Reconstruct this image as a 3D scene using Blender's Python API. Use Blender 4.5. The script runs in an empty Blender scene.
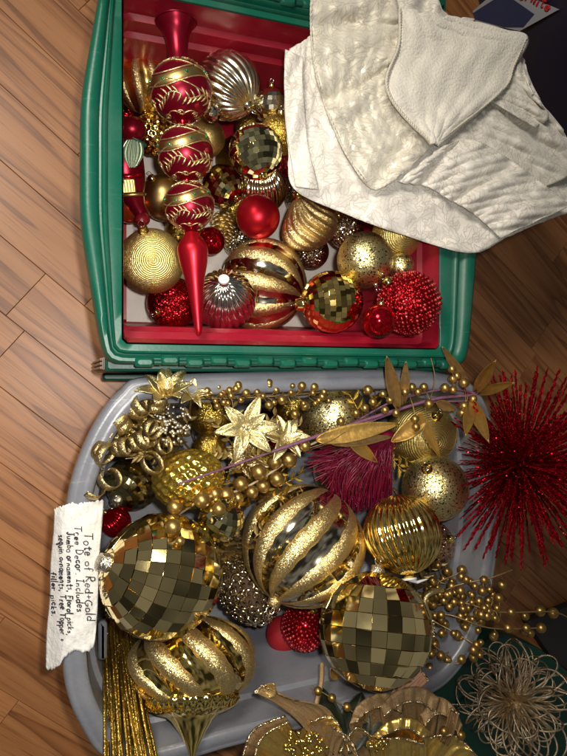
import bpy, math, random
import numpy as np
from mathutils import Vector, Matrix, Quaternion
random.seed(7)
S = bpy.context.scene
COL = S.collection
PI = math.pi

# ------------------------------------------------------------------ camera
TILT = math.radians(20.0); FPX = 614.0; CAMH = 1.0
CW, CH = 283.5, 378.0
FWD = Vector((math.sin(TILT), 0, -math.cos(TILT)))
RGT = Vector((math.cos(TILT), 0, math.sin(TILT)))
UPV = Vector((0, 1, 0))
CAM = Vector((0, 0, CAMH))
cd = bpy.data.cameras.new('camera'); cam = bpy.data.objects.new('camera', cd); COL.objects.link(cam)
cam.matrix_world = Matrix.Translation(CAM) @ Matrix((RGT, UPV, -FWD)).transposed().to_4x4()
cd.sensor_fit = 'HORIZONTAL'; cd.sensor_width = 36; cd.lens = 36 * FPX / 567.0
cd.clip_start = 0.02; cd.clip_end = 50
S.camera = cam

# ------------------------------------------------------------------ light
w = bpy.data.worlds.new('World'); S.world = w; w.use_nodes = True
bg = w.node_tree.nodes['Background']             # a dim, blurred indoor surround
_t = w.node_tree; _tc = _t.nodes.new('ShaderNodeTexCoord'); _no = _t.nodes.new('ShaderNodeTexNoise'); _rp = _t.nodes.new('ShaderNodeValToRGB')
_no.inputs['Scale'].default_value = 3.2; _no.inputs['Detail'].default_value = 1.0
_rp.color_ramp.elements[0].position = .38; _rp.color_ramp.elements[0].color = (.30, .28, .25, 1); _rp.color_ramp.elements[1].position = .68; _rp.color_ramp.elements[1].color = (3.1, 2.95, 2.7, 1)
_t.links.new(_tc.outputs['Generated'], _no.inputs['Vector']); _t.links.new(_no.outputs['Fac'], _rp.inputs['Fac']); _t.links.new(_rp.outputs['Color'], bg.inputs[0])
bg.inputs[1].default_value = 0.058
def lamp(name, typ, loc, target, power, color, **kw):
    l = bpy.data.lights.new(name, typ); l.energy = power; l.color = color
    for k, v in kw.items(): setattr(l, k, v)
    o = bpy.data.objects.new(name, l); COL.objects.link(o); o.location = loc
    o.rotation_euler = (Vector(target) - Vector(loc)).to_track_quat('-Z', 'Y').to_euler()
    return o
lamp('phone_flash', 'SPOT', (0.03, 0.03, 1.01), (0.12, -0.05, 0.0), 24, (1.0, 0.95, 0.88),
     spot_size=math.radians(90), spot_blend=0.9, shadow_soft_size=0.012)
lamp('room_lamp', 'AREA', (-0.42, 0.72, 1.30), (0.20, 0.0, 0.15), 15, (1.0, 0.92, 0.80), shape='DISK', size=0.40)

S.view_settings.view_transform = 'Standard'; S.view_settings.look = 'None'
S.view_settings.exposure = 0.0; S.view_settings.gamma = 1.0
S.cycles.max_bounces = 7; S.cycles.glossy_bounces = 5; S.cycles.use_denoising = True
S.cycles.sample_clamp_indirect = 4.0; S.cycles.blur_glossy = 0.3

# ------------------------------------------------------------------ helpers
def ray(px, py):
    return FWD + RGT * ((px - CW) / FPX) + UPV * ((CH - py) / FPX)
def P(px, py, z):                                  # where the pixel's ray meets the level z
    d = ray(px, py); return CAM + d * ((z - CAMH) / d.z)
def camdir(dx, dy, dz):                            # image right, image up, towards the viewer
    return (RGT * dx + UPV * dy - FWD * dz).normalized()
def q_to(d, spin=0.0):
    return Vector((0, 0, 1)).rotation_difference(Vector(d).normalized()) @ Quaternion((0, 0, 1), spin)

def cr(pts, n=8):                                  # Catmull-Rom through points
    pts = [Vector(p) for p in pts]; out = []
    e = [pts[0] * 2 - pts[1]] + pts + [pts[-1] * 2 - pts[-2]]
    for i in range(1, len(e) - 2):
        a, b, c, d = e[i-1], e[i], e[i+1], e[i+2]
        for k in range(n):
            t = k / n
            out.append(0.5 * ((2*b) + (c-a)*t + (2*a-5*b+4*c-d)*t*t + (3*b-a-3*c+d)*t*t*t))
    out.append(pts[-1]); return out

class MB:
    def __init__(s): s.v = []; s.f = []; s.m = []
    def grid(s, rows, cu=False, cv=False, mi=0, flip=False):
        b = len(s.v); nr = len(rows); nc = len(rows[0])
        for r in rows: s.v.extend(tuple(p) for p in r)
        for i in range(nr if cu else nr - 1):
            for j in range(nc if cv else nc - 1):
                a = b + i*nc + j; c = b + i*nc + (j+1) % nc
                d = b + ((i+1) % nr)*nc + (j+1) % nc; e = b + ((i+1) % nr)*nc + j
                s.f.append((a, e, d, c) if flip else (a, c, d, e)); s.m.append(mi)
        return s
    def fan(s, pts, mi=0, flip=False):
        b = len(s.v); s.v.extend(tuple(p) for p in pts)
        idx = list(range(b, b + len(pts)))
        s.f.append(tuple(reversed(idx)) if flip else tuple(idx)); s.m.append(mi)
        return s
    def tube(s, pts, r, n=6, mi=0, cap=True):
        pts = [Vector(p) for p in pts]; N = len(pts)
        rr = r if isinstance(r, (list, tuple)) else [r] * N
        t0 = (pts[1] - pts[0]).normalized()
        x = t0.orthogonal().normalized(); rows = []
        for i, p in enumerate(pts):
            t = (pts[min(i+1, N-1)] - pts[max(i-1, 0)])
            t = t.normalized() if t.length > 1e-9 else t0
            x = x - t * x.dot(t); x = x.normalized() if x.length > 1e-6 else t.orthogonal().normalized()
            y = t.cross(x)
            rows.append([p + (x*math.cos(2*PI*k/n) + y*math.sin(2*PI*k/n)) * rr[i] for k in range(n)])
        s.grid(rows, cv=True, mi=mi)
        if cap: s.fan(rows[0], mi, True); s.fan(rows[-1], mi)
        return s
    def ball(s, c, r, nu=8, nv=12, mi=0, sc=(1, 1, 1)):
        c = Vector(c); rows = []
        for i in range(nu + 1):
            th = PI * (0.02 + 0.96 * i / nu)
            rows.append([c + Vector((math.sin(th)*math.cos(2*PI*k/nv)*sc[0], math.sin(th)*math.sin(2*PI*k/nv)*sc[1], math.cos(th)*sc[2]))*r for k in range(nv)])
        s.grid(rows, cv=True, mi=mi, flip=True); s.fan(rows[0], mi); s.fan(rows[-1], mi, True)
        return s
    def box(s, c, sz, bev=0.0, mi=0, M=None):
        c = Vector(c); x, y, z = sz[0]/2, sz[1]/2, sz[2]/2; b = min(bev, x*.9, y*.9, z*.9)
        rings = []
        prof = [(-z, b), (-z + b, 0), (z - b, 0), (z, b)] if b > 0 else [(-z, 0), (z, 0)]
        for (zz, ins) in prof:
            X, Y = x - ins, y - ins
            if b > 0:
                k = b * .6
                q = [(-X+k, -Y), (X-k, -Y), (X, -Y+k), (X, Y-k), (X-k, Y), (-X+k, Y), (-X, Y-k), (-X, -Y+k)]
            else: q = [(-X, -Y), (X, -Y), (X, Y), (-X, Y)]
            r = [Vector((a, d, zz)) for a, d in q]
            if M is not None: r = [M @ p for p in r]
            rings.append([p + c for p in r])
        s.grid(rings, cv=True, mi=mi); s.fan(rings[0], mi, True); s.fan(rings[-1], mi)
        return s
    def mesh(s, name, mats, smooth=True, off=None):
        me = bpy.data.meshes.new(name)
        v = s.v if off is None else [(a[0]-off[0], a[1]-off[1], a[2]-off[2]) for a in s.v]
        me.from_pydata(v, [], s.f)
        for m in (mats if isinstance(mats, (list, tuple)) else [mats]): me.materials.append(m)
        if any(s.m): me.polygons.foreach_set('material_index', s.m)
        if smooth is True: me.polygons.foreach_set('use_smooth', [True] * len(s.f))
        me.update()
        if isinstance(smooth, float):
            me.polygons.foreach_set('use_smooth', [True] * len(s.f))
            me.set_sharp_from_angle(angle=smooth)
        return me
    def build(s, name, mats, parent=None, smooth=True, world=False):
        off = parent.location if (world and parent is not None) else None
        return put(name, s.mesh(name, mats, smooth, off), parent)
def put(name, me, parent=None, loc=None, rot=None):
    o = bpy.data.objects.new(name, me); COL.objects.link(o)
    if parent is not None: o.parent = parent
    if loc is not None: o.location = loc
    if rot is not None: o.rotation_mode = 'QUATERNION'; o.rotation_quaternion = rot
    return o
def tag(o, label, cat, group=None):
    o['label'] = label; o['category'] = cat
    if group: o['group'] = group
    return o
def thing(name, label, cat, loc, rot=None, group=None):
    return tag(put(name, None, None, loc, rot), label, cat, group)
def structure(o): o['kind'] = 'structure'; return o
def stuff(o): o['kind'] = 'stuff'; return o

# ------------------------------------------------------------------ materials
def nm(name):
    m = bpy.data.materials.new(name); m.use_nodes = True
    nt = m.node_tree; b = nt.nodes['Principled BSDF']
    return m, nt, b
def N(nt, typ, **kw):
    n = nt.nodes.new(typ)
    for k, v in kw.items():
        if isinstance(k, str) and k.startswith('_'): n.inputs[int(k[1:])].default_value = v
        else: setattr(n, k, v)
    return n
def ramp(nt, stops):
    r = nt.nodes.new('ShaderNodeValToRGB'); e = r.color_ramp.elements
    while len(e) < len(stops): e.new(0.5)
    for i, (p, c) in enumerate(stops): e[i].position = p; e[i].color = (*c, 1)
    return r
def plain(name, col, metal=0.0, rough=0.4, bump=0.0, bscale=60, var=0.0, coat=0.0, spec=0.5, sheen=0.0, scuff=0.0):
    m, nt, b = nm(name)
    b.inputs['Base Color'].default_value = (*col, 1); b.inputs['Metallic'].default_value = metal
    b.inputs['Roughness'].default_value = rough; b.inputs['Coat Weight'].default_value = coat
    b.inputs['Specular IOR Level'].default_value = spec; b.inputs['Sheen Weight'].default_value = sheen
    tc = N(nt, 'ShaderNodeTexCoord'); no = N(nt, 'ShaderNodeTexNoise')
    no.inputs['Scale'].default_value = bscale; no.inputs['Detail'].default_value = 5
    nt.links.new(tc.outputs['Object'], no.inputs['Vector'])
    if bump:
        bp = N(nt, 'ShaderNodeBump'); bp.inputs['Strength'].default_value = bump; bp.inputs['Distance'].default_value = 0.002
        nt.links.new(no.outputs['Fac'], bp.inputs['Height']); nt.links.new(bp.outputs['Normal'], b.inputs['Normal'])
    if var:
        r = ramp(nt, [(0.3, tuple(c*(1-var) for c in col)), (0.7, tuple(min(1, c*(1+var)) for c in col))])
        nt.links.new(no.outputs['Fac'], r.inputs['Fac']); nt.links.new(r.outputs['Color'], b.inputs['Base Color'])
    if scuff:                                        # scratches, dust and pale wear marks
        src = b.inputs['Base Color'].links[0].from_socket if b.inputs['Base Color'].links else None
        ms = N(nt, 'ShaderNodeMapping'); ms.inputs['Scale'].default_value = (26, 340, 60); ms.inputs['Rotation'].default_value = (0, 0, .6); nt.links.new(tc.outputs['Object'], ms.inputs['Vector'])
        a1 = N(nt, 'ShaderNodeTexNoise'); a1.inputs['Scale'].default_value = 1; a1.inputs['Detail'].default_value = 3; nt.links.new(ms.outputs[0], a1.inputs['Vector'])
        r1 = ramp(nt, [(.66, (0, 0, 0)), (.74, (1, 1, 1))]); nt.links.new(a1.outputs['Fac'], r1.inputs['Fac'])
        a2 = N(nt, 'ShaderNodeTexNoise'); a2.inputs['Scale'].default_value = 14; a2.inputs['Detail'].default_value = 8; nt.links.new(tc.outputs['Object'], a2.inputs['Vector'])
        r2 = ramp(nt, [(.48, (0, 0, 0)), (.72, (.6, .6, .6))]); nt.links.new(a2.outputs['Fac'], r2.inputs['Fac'])
        mm = N(nt, 'ShaderNodeMath', operation='MAXIMUM'); nt.links.new(r1.outputs['Color'], mm.inputs[0]); nt.links.new(r2.outputs['Color'], mm.inputs[1])
        mk = N(nt, 'ShaderNodeMath', operation='MULTIPLY'); nt.links.new(mm.outputs[0], mk.inputs[0]); mk.inputs[1].default_value = scuff
        mx = N(nt, 'ShaderNodeMix', data_type='RGBA'); nt.links.new(mk.outputs[0], mx.inputs['Factor']); mx.inputs['B'].default_value = (.55, .54, .52, 1); mx.inputs['A'].default_value = (*col, 1)
        if src: nt.links.new(src, mx.inputs['A'])
        nt.links.new(mx.outputs['Result'], b.inputs['Base Color'])
    mp = N(nt, 'ShaderNodeMapRange'); n2 = N(nt, 'ShaderNodeTexNoise'); n2.inputs['Scale'].default_value = 25; n2.inputs['Detail'].default_value = 6
    nt.links.new(tc.outputs['Object'], n2.inputs['Vector']); nt.links.new(n2.outputs['Fac'], mp.inputs['Value'])
    mp.inputs['To Min'].default_value = rough * 0.75; mp.inputs['To Max'].default_value = min(1, rough * 1.3 + 0.02)
    nt.links.new(mp.outputs['Result'], b.inputs['Roughness'])
    return m
def glitter(name, dark, light, scale=1100, k=0.9, rough=0.28, metal=1.0, specks=None):
    m, nt, b = nm(name); L = nt.links.new
    tc = N(nt, 'ShaderNodeTexCoord'); vo = N(nt, 'ShaderNodeTexVoronoi'); vo.inputs['Scale'].default_value = scale
    L(tc.outputs['Object'], vo.inputs['Vector'])
    sub = N(nt, 'ShaderNodeVectorMath', operation='SUBTRACT'); sub.inputs[1].default_value = (.5, .5, .5); L(vo.outputs['Color'], sub.inputs[0])
    sc = N(nt, 'ShaderNodeVectorMath', operation='SCALE'); sc.inputs['Scale'].default_value = k; L(sub.outputs[0], sc.inputs[0])
    ge = N(nt, 'ShaderNodeNewGeometry')
    ad = N(nt, 'ShaderNodeVectorMath', operation='ADD'); L(ge.outputs['Normal'], ad.inputs[0]); L(sc.outputs[0], ad.inputs[1])
    no = N(nt, 'ShaderNodeVectorMath', operation='NORMALIZE'); L(ad.outputs[0], no.inputs[0]); L(no.outputs[0], b.inputs['Normal'])
    sp = N(nt, 'ShaderNodeSeparateColor'); L(vo.outputs['Color'], sp.inputs[0])
    r = ramp(nt, [(0.0, dark), (0.75, light), (1.0, tuple(min(1, c*1.25) for c in light))]); L(sp.outputs[0], r.inputs['Fac'])
    col = r.outputs['Color']
    if specks:
        n2 = N(nt, 'ShaderNodeTexVoronoi'); n2.inputs['Scale'].default_value = specks[0]; L(tc.outputs['Object'], n2.inputs['Vector'])
        s2 = N(nt, 'ShaderNodeSeparateColor'); L(n2.outputs['Color'], s2.inputs[0])
        r2 = ramp(nt, [(specks[1], (1, 1, 1)), (specks[1] + .02, (0, 0, 0))]); r2.color_ramp.interpolation = 'CONSTANT'; L(s2.outputs[1], r2.inputs['Fac'])
        d2 = ramp(nt, [(0.30, (1, 1, 1)), (0.42, (0, 0, 0))]);
        mu = N(nt, 'ShaderNodeMath', operation='MULTIPLY'); L(n2.outputs['Distance'], mu.inputs[0]); mu.inputs[1].default_value = 1.0
        L(mu.outputs[0], d2.inputs['Fac'])
        m2 = N(nt, 'ShaderNodeMath', operation='MULTIPLY'); L(r2.outputs['Color'], m2.inputs[0]); L(d2.outputs['Color'], m2.inputs[1])
        mx = N(nt, 'ShaderNodeMix', data_type='RGBA'); L(m2.outputs[0], mx.inputs['Factor']); L(col, mx.inputs['A']); mx.inputs['B'].default_value = (*specks[2], 1)
        col = mx.outputs['Result']
    L(col, b.inputs['Base Color'])
    b.inputs['Metallic'].default_value = metal; b.inputs['Roughness'].default_value = rough
    return m

GOLD = plain('gold_mirror', (0.95, 0.72, 0.24), 1, 0.06)
GOLDY = plain('gold_lacquer', (0.88, 0.66, 0.20), 1, 0.14, bump=.05, bscale=40)
GREENGOLD = plain('green_gold_mirror', (0.84, 0.77, 0.42), 1, 0.05)
CHAMP = plain('champagne_mirror', (0.82, 0.74, 0.56), 1, 0.09)
SILVER = plain('silver_mirror', (0.84, 0.82, 0.77), 1, 0.08)
SATIN = plain('satin_gold', (0.72, 0.53, 0.20), 1, 0.32)
BEAD = plain('matte_gold_bead', (0.42, 0.27, 0.085), 0.9, 0.36)
BRONZE = plain('bronze_stem', (0.30, 0.20, 0.08), 0.6, 0.45, bump=.3, bscale=300)
REDM = plain('matte_red_lacquer', (0.50, 0.008, 0.020), 0.75, 0.34)
REDG = plain('glossy_red_lacquer', (0.52, 0.006, 0.015), 0.9, 0.08)
REDB = plain('red_bead_glass', (0.22, 0.003, 0.009), 0.35, 0.2)
PALEB = plain('pale_red_bead_glass', (0.50, 0.05, 0.045), 0.35, 0.2)
DARKRED = plain('dark_red_velvet', (0.22, 0.006, 0.014), 0.2, 0.45)
TILE = plain('pale_gold_mirror', (0.90, 0.74, 0.36), 1, 0.05)
BURG = plain('burgundy_lacquer', (0.24, 0.004, 0.018), 0.7, 0.30)
ORANGE = plain('orange_red_glass', (0.62, 0.08, 0.02), 0.8, 0.14)
G_GOLD = glitter('gold_glitter', (0.58, 0.40, 0.14), (0.95, 0.74, 0.38), 1500, .75, .42)
G_RING = glitter('gold_ring_glitter', (0.52, 0.39, 0.12), (0.82, 0.66, 0.26), 1700, .4, .42)
G_PALE = glitter('pale_gold_glitter', (0.48, 0.38, 0.15), (0.84, 0.72, 0.40), 1400, .5, .46)
G_CRACK = glitter('crackled_gold_glitter', (0.55, 0.43, 0.16), (0.86, 0.76, 0.42), 1100, .42, .36, specks=(310, .55, (.05, .035, .01)))
G_SILV = glitter('silver_gold_glitter', (0.35, 0.29, 0.18), (0.86, 0.78, 0.60), 800, 1.2, .22, specks=(300, .35, (.06, .05, .03)))
G_RED = glitter('red_glitter', (0.22, 0.003, 0.006), (0.72, 0.02, 0.03), 900, 1.2, .25)
G_REDR = glitter('red_tinsel', (0.09, 0.001, 0.005), (0.72, 0.014, 0.035), 800, 1.5, .24)
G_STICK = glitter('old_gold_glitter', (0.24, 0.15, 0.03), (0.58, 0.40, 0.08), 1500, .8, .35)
G_CURL = glitter('brown_gold_glitter', (0.28, 0.20, 0.08), (0.66, 0.52, 0.26), 1500, .7, .42)
G_WIRE = glitter('rose_gold_glitter', (0.50, 0.37, 0.22), (0.95, 0.80, 0.60), 1200, 1.0, .25)
G_WHITE = glitter('white_gold_glitter', (0.6, 0.5, 0.35), (0.95, 0.9, 0.75), 1500, .8, .3)
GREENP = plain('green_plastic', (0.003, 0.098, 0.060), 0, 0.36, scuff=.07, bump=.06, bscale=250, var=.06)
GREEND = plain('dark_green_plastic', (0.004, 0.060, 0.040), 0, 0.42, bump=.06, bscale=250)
REDP = plain('red_plastic', (0.28, 0.006, 0.020), 0, 0.30, scuff=.05, bump=.04, bscale=120, var=.05)
GREYP = plain('grey_plastic', (0.170, 0.178, 0.205), 0, 0.30, scuff=.22, bump=.10, bscale=220, var=.05)
NAVY = plain('navy_plastic', (0.006, 0.010, 0.030), 0, 0.4)
DGREY = plain('dark_grey_plastic', (0.03, 0.03, 0.032), 0, 0.5)
BEIGE = plain('beige_edge', (0.34, 0.27, 0.20), 0, 0.6, bump=.2)
CARD = plain('white_card', (0.62, 0.57, 0.52), 0, 0.8, bump=.1, var=.05)
WHITEP = plain('white_plastic', (0.72, 0.72, 0.74), 0, 0.35)
PAPER = plain('masking_paper', (0.70, 0.69, 0.66), 0, 0.75, bump=.55, bscale=260, var=.05)
INK = plain('black_ink', (0.012, 0.010, 0.016), 0, 0.6)
PURPLE = plain('purple_stem_wrap', (0.16, 0.065, 0.12), 0, 0.6, bump=.4, bscale=300, var=.25)
MAGENTA = plain('magenta_thread', (0.14, 0.002, 0.022), 0.1, 0.42, var=.2)
LEAFG = plain('gold_leaf_fabric', (0.46, 0.28, 0.07), 0.7, 0.42, bump=.5, bscale=120, var=.12)
LEAFD = plain('bronze_leaf_fabric', (0.28, 0.17, 0.06), 0.6, 0.48, bump=.5, bscale=120, var=.15)
GREENL = plain('dark_green_leaf', (0.016, 0.022, 0.010), 0, 0.45, bump=.4, bscale=90, var=.3)
BURLAP = plain('tan_petal_fabric', (0.36, 0.235, 0.11), 0.35, 0.55, bump=.6, bscale=420, var=.14)
SATINP = plain('gold_satin_petal', (0.88, 0.62, 0.18), 0.9, 0.30, bump=.3, bscale=150, var=.1)
GEM = plain('green_gem', (0.0, 0.16, 0.06), 0.3, 0.1, coat=1)
SILVG = plain('pale_green_lacquer', (0.20, 0.26, 0.16), 0.3, 0.25)
TRIMR = plain('printed_red', (0.45, 0.02, 0.02), 0, 0.5)

def ribbed_metal(name, base):                      # bump of fine combed lines, used on the beard of the figure
    return plain(name, base, 0.6, 0.25, bump=.4, bscale=200)

def brocade(name, base, line, sheen, rough, scale, lstr):
    m, nt, b = nm(name); L = nt.links.new
    def M(op, a, c=None, d=None):
        n = N(nt, 'ShaderNodeMath', operation=op)
        for i, v in enumerate((a, c, d)):
            if v is None: continue
            if isinstance(v, (int, float)): n.inputs[i].default_value = v
            else: L(v, n.inputs[i])
        return n.outputs[0]
    tc = N(nt, 'ShaderNodeTexCoord')
    def leaves(sc, Lf, Wf, shift):                   # scattered leaf outlines, each turned its own way
        mp = N(nt, 'ShaderNodeMapping'); mp.inputs['Location'].default_value = (shift, shift*.7, 0); mp.inputs['Scale'].default_value = (1, 1, 0); L(tc.outputs['Object'], mp.inputs['Vector'])
        vo = N(nt, 'ShaderNodeTexVoronoi'); vo.voronoi_dimensions = '2D'; vo.inputs['Scale'].default_value = sc; vo.inputs['Randomness'].default_value = .7; L(mp.outputs[0], vo.inputs['Vector'])
        df = N(nt, 'ShaderNodeVectorMath', operation='SUBTRACT'); L(mp.outputs[0], df.inputs[0]); L(vo.outputs['Position'], df.inputs[1])
        cs = N(nt, 'ShaderNodeSeparateColor'); L(vo.outputs['Color'], cs.inputs[0])
        ro = N(nt, 'ShaderNodeVectorRotate'); ro.rotation_type = 'Z_AXIS'; L(df.outputs[0], ro.inputs['Vector']); L(M('MULTIPLY', cs.outputs[0], 6.283), ro.inputs['Angle'])
        sx = N(nt, 'ShaderNodeSeparateXYZ'); L(ro.outputs[0], sx.inputs[0])
        u = M('DIVIDE', sx.outputs[0], Lf); v = M('ABSOLUTE', sx.outputs[1])
        a = M('MAXIMUM', M('SUBTRACT', 1.0, M('MULTIPLY', u, u)), 0.0)
        lobes = M('MULTIPLY_ADD', M('ABSOLUTE', M('SINE', M('MULTIPLY', u, 5.5))), .40, .75)
        f = M('SUBTRACT', v, M('MULTIPLY', M('MULTIPLY', a, lobes), Wf))
        out = M('LESS_THAN', M('ABSOLUTE', f), .0008); inside = M('LESS_THAN', f, 0.0)
        rib = M('MULTIPLY', M('LESS_THAN', v, .00040), M('LESS_THAN', M('ABSOLUTE', u), 1.25))
        return M('MAXIMUM', out, rib), inside
    o1, i1 = leaves(scale*.72, .0125, .0062, 0.0); o2, i2 = leaves(scale*1.15, .0075, .0040, .37)
    no = N(nt, 'ShaderNodeTexNoise'); no.inputs['Scale'].default_value = scale*.55; no.inputs['Detail'].default_value = 0; no.inputs['Distortion'].default_value = 1.0; L(tc.outputs['Object'], no.inputs['Vector'])
    vine = M('LESS_THAN', M('ABSOLUTE', M('SUBTRACT', no.outputs['Fac'], .5)), .011)
    free = M('SUBTRACT', 1.0, i1)
    pat = M('MAXIMUM', o1, M('MULTIPLY', free, M('MAXIMUM', M('MULTIPLY', o2, .8), vine)))
    ins = M('MAXIMUM', i1, i2)
    fad = N(nt, 'ShaderNodeTexNoise'); fad.inputs['Scale'].default_value = 35; L(tc.outputs['Object'], fad.inputs['Vector'])
    fr = ramp(nt, [(.35, (.35, .35, .35)), (.6, (1, 1, 1))]); L(fad.outputs['Fac'], fr.inputs['Fac'])
    mc = N(nt, 'ShaderNodeMix', data_type='RGBA'); L(M('MULTIPLY', M('MULTIPLY', pat, lstr), fr.outputs['Color']), mc.inputs['Factor'])
    fill = N(nt, 'ShaderNodeMix', data_type='RGBA'); L(M('MULTIPLY', ins, .16), fill.inputs['Factor']); fill.inputs['A'].default_value = (*base, 1); fill.inputs['B'].default_value = (*line, 1)
    L(fill.outputs['Result'], mc.inputs['A']); mc.inputs['B'].default_value = (*line, 1)
    L(mc.outputs['Result'], b.inputs['Base Color'])
    rr = N(nt, 'ShaderNodeMapRange'); L(ins, rr.inputs['Value']); rr.inputs['To Min'].default_value = rough; rr.inputs['To Max'].default_value = rough*1.9
    L(rr.outputs['Result'], b.inputs['Roughness']); b.inputs['Sheen Weight'].default_value = sheen
    wr = N(nt, 'ShaderNodeTexNoise'); wr.inputs['Scale'].default_value = 24; wr.inputs['Detail'].default_value = 4; wr.inputs['Distortion'].default_value = .8; L(tc.outputs['Object'], wr.inputs['Vector'])
    h = M('ADD', M('MULTIPLY', wr.outputs['Fac'], 1.3), M('ADD', M('MULTIPLY', pat, -.22), M('MULTIPLY', ins, .12)))
    bp = N(nt, 'ShaderNodeBump'); bp.inputs['Strength'].default_value = .55; bp.inputs['Distance'].default_value = .003; L(h, bp.inputs['Height']); L(bp.outputs['Normal'], b.inputs['Normal'])
    return m
BROC = brocade('white_brocade', (0.82, 0.79, 0.72), (0.48, 0.43, 0.36), .3, .48, 62, .7)
BROCS = brocade('cream_satin_brocade', (0.84, 0.80, 0.69), (0.52, 0.46, 0.34), .6, .34, 75, .7)
BROCS.node_tree.nodes['Principled BSDF'].inputs['Metallic'].default_value = .22
PLUSH = plain('ivory_plush', (0.82, 0.785, 0.69), 0, .95, bump=.9, bscale=330, var=.06, sheen=.6)
CORD = plain('ivory_cord', (0.66, 0.62, 0.52), 0.1, .45, bump=.6, bscale=400)

def wood():
    m, nt, b = nm('oak_laminate'); L = nt.links.new
    tc = N(nt, 'ShaderNodeTexCoord'); oi = N(nt, 'ShaderNodeObjectInfo')
    off = N(nt, 'ShaderNodeVectorMath', operation='SCALE'); off.inputs[0].default_value = (7.3, 3.1, 5.7); L(oi.outputs['Random'], off.inputs['Scale'])
    ad = N(nt, 'ShaderNodeVectorMath', operation='ADD'); L(tc.outputs['Object'], ad.inputs[0]); L(off.outputs[0], ad.inputs[1])
    mp = N(nt, 'ShaderNodeMapping'); mp.inputs['Scale'].default_value = (.9, 15, 1); L(ad.outputs[0], mp.inputs['Vector'])
    n1 = N(nt, 'ShaderNodeTexNoise'); n1.inputs['Scale'].default_value = 1.0; n1.inputs['Detail'].default_value = 3; n1.inputs['Distortion'].default_value = .6; L(mp.outputs[0], n1.inputs['Vector'])
    fr = N(nt, 'ShaderNodeMath', operation='MULTIPLY'); L(n1.outputs['Fac'], fr.inputs[0]); fr.inputs[1].default_value = 7
    fc = N(nt, 'ShaderNodeMath', operation='FRACT'); L(fr.outputs[0], fc.inputs[0])
    r1 = ramp(nt, [(0, (.325, .134, .046)), (.30, (.375, .163, .060)), (.62, (.315, .128, .043)), (.86, (.230, .088, .028)), (.95, (.180, .064, .020)), (1.0, (.325, .134, .046))]); L(fc.outputs[0], r1.inputs['Fac'])
    mp2 = N(nt, 'ShaderNodeMapping'); mp2.inputs['Scale'].default_value = (11, 380, 1); L(ad.outputs[0], mp2.inputs['Vector'])
    n2 = N(nt, 'ShaderNodeTexNoise'); n2.inputs['Scale'].default_value = 1; n2.inputs['Detail'].default_value = 4; L(mp2.outputs[0], n2.inputs['Vector'])
    r2 = ramp(nt, [(.30, (.60, .55, .52)), (.46, (1, 1, 1)), (.75, (1.0, 1.0, 1.0))]); L(n2.outputs['Fac'], r2.inputs['Fac'])
    mu = N(nt, 'ShaderNodeMix', data_type='RGBA', blend_type='MULTIPLY'); mu.inputs['Factor'].default_value = .85; L(r1.outputs['Color'], mu.inputs['A']); L(r2.outputs['Color'], mu.inputs['B'])
    hv = N(nt, 'ShaderNodeHueSaturation'); L(mu.outputs['Result'], hv.inputs['Color'])
    mr = N(nt, 'ShaderNodeMapRange'); L(oi.outputs['Random'], mr.inputs['Value']); mr.inputs['To Min'].default_value = .84; mr.inputs['To Max'].default_value = 1.12; L(mr.outputs['Result'], hv.inputs['Value'])
    L(hv.outputs['Color'], b.inputs['Base Color'])
    b.inputs['Roughness'].default_value = .42
    bp = N(nt, 'ShaderNodeBump'); bp.inputs['Strength'].default_value = .25; bp.inputs['Distance'].default_value = .0006; L(n2.outputs['Fac'], bp.inputs['Height']); L(bp.outputs['Normal'], b.inputs['Normal'])
    return m
WOOD = wood()
WOODB = plain('dark_gap', (0.08, 0.045, 0.024), 0, .9)

# ------------------------------------------------------------------ floor of oak boards
fl = structure(MB().box((0.55, 0.0, -0.018), (3.0, 2.6, 0.016)).build('floor', WOODB, smooth=False))
ANG = math.radians(-40.0); BW = 0.086
bx = Vector((math.cos(ANG), math.sin(ANG), 0)); by = Vector((-math.sin(ANG), math.cos(ANG), 0))
o0 = P(20, 252, 0)                                   # a butt joint seen beside the green tote
lens = [0.30, 0.42, 0.54, 0.66]; bmesh_ = {}
for l in lens:
    bmesh_[l] = MB().box((0, 0, -0.005), (l - .0006, BW - .0006, 0.010), bev=.0005).mesh('board', WOOD, False)
rnd = random.Random(11)
for r in range(-16, 17):
    s = {0: 0.0, -5: -.36}.get(r, rnd.uniform(-.3, .3)) - 5 * .42
    while s < 2.1:
        l = rnd.choice(lens); s2 = s + l
        if r == 0 and s < 0 < s2 and abs(s) > .01:   # keep the seen joint
            l = min(lens, key=lambda q: abs(q - min(max(-s, .30), .66))); s2 = s + l
        c = o0 + bx * (s + l / 2) + by * (BW * (r + .5))
        if -.95 < c.x < 1.95 and -1.2 < c.y < 1.2:
            b = put('board', bmesh_[l], fl, c, Quaternion((0, 0, 1), ANG + (PI if rnd.random() < .5 else 0)))
        s = s2

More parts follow.
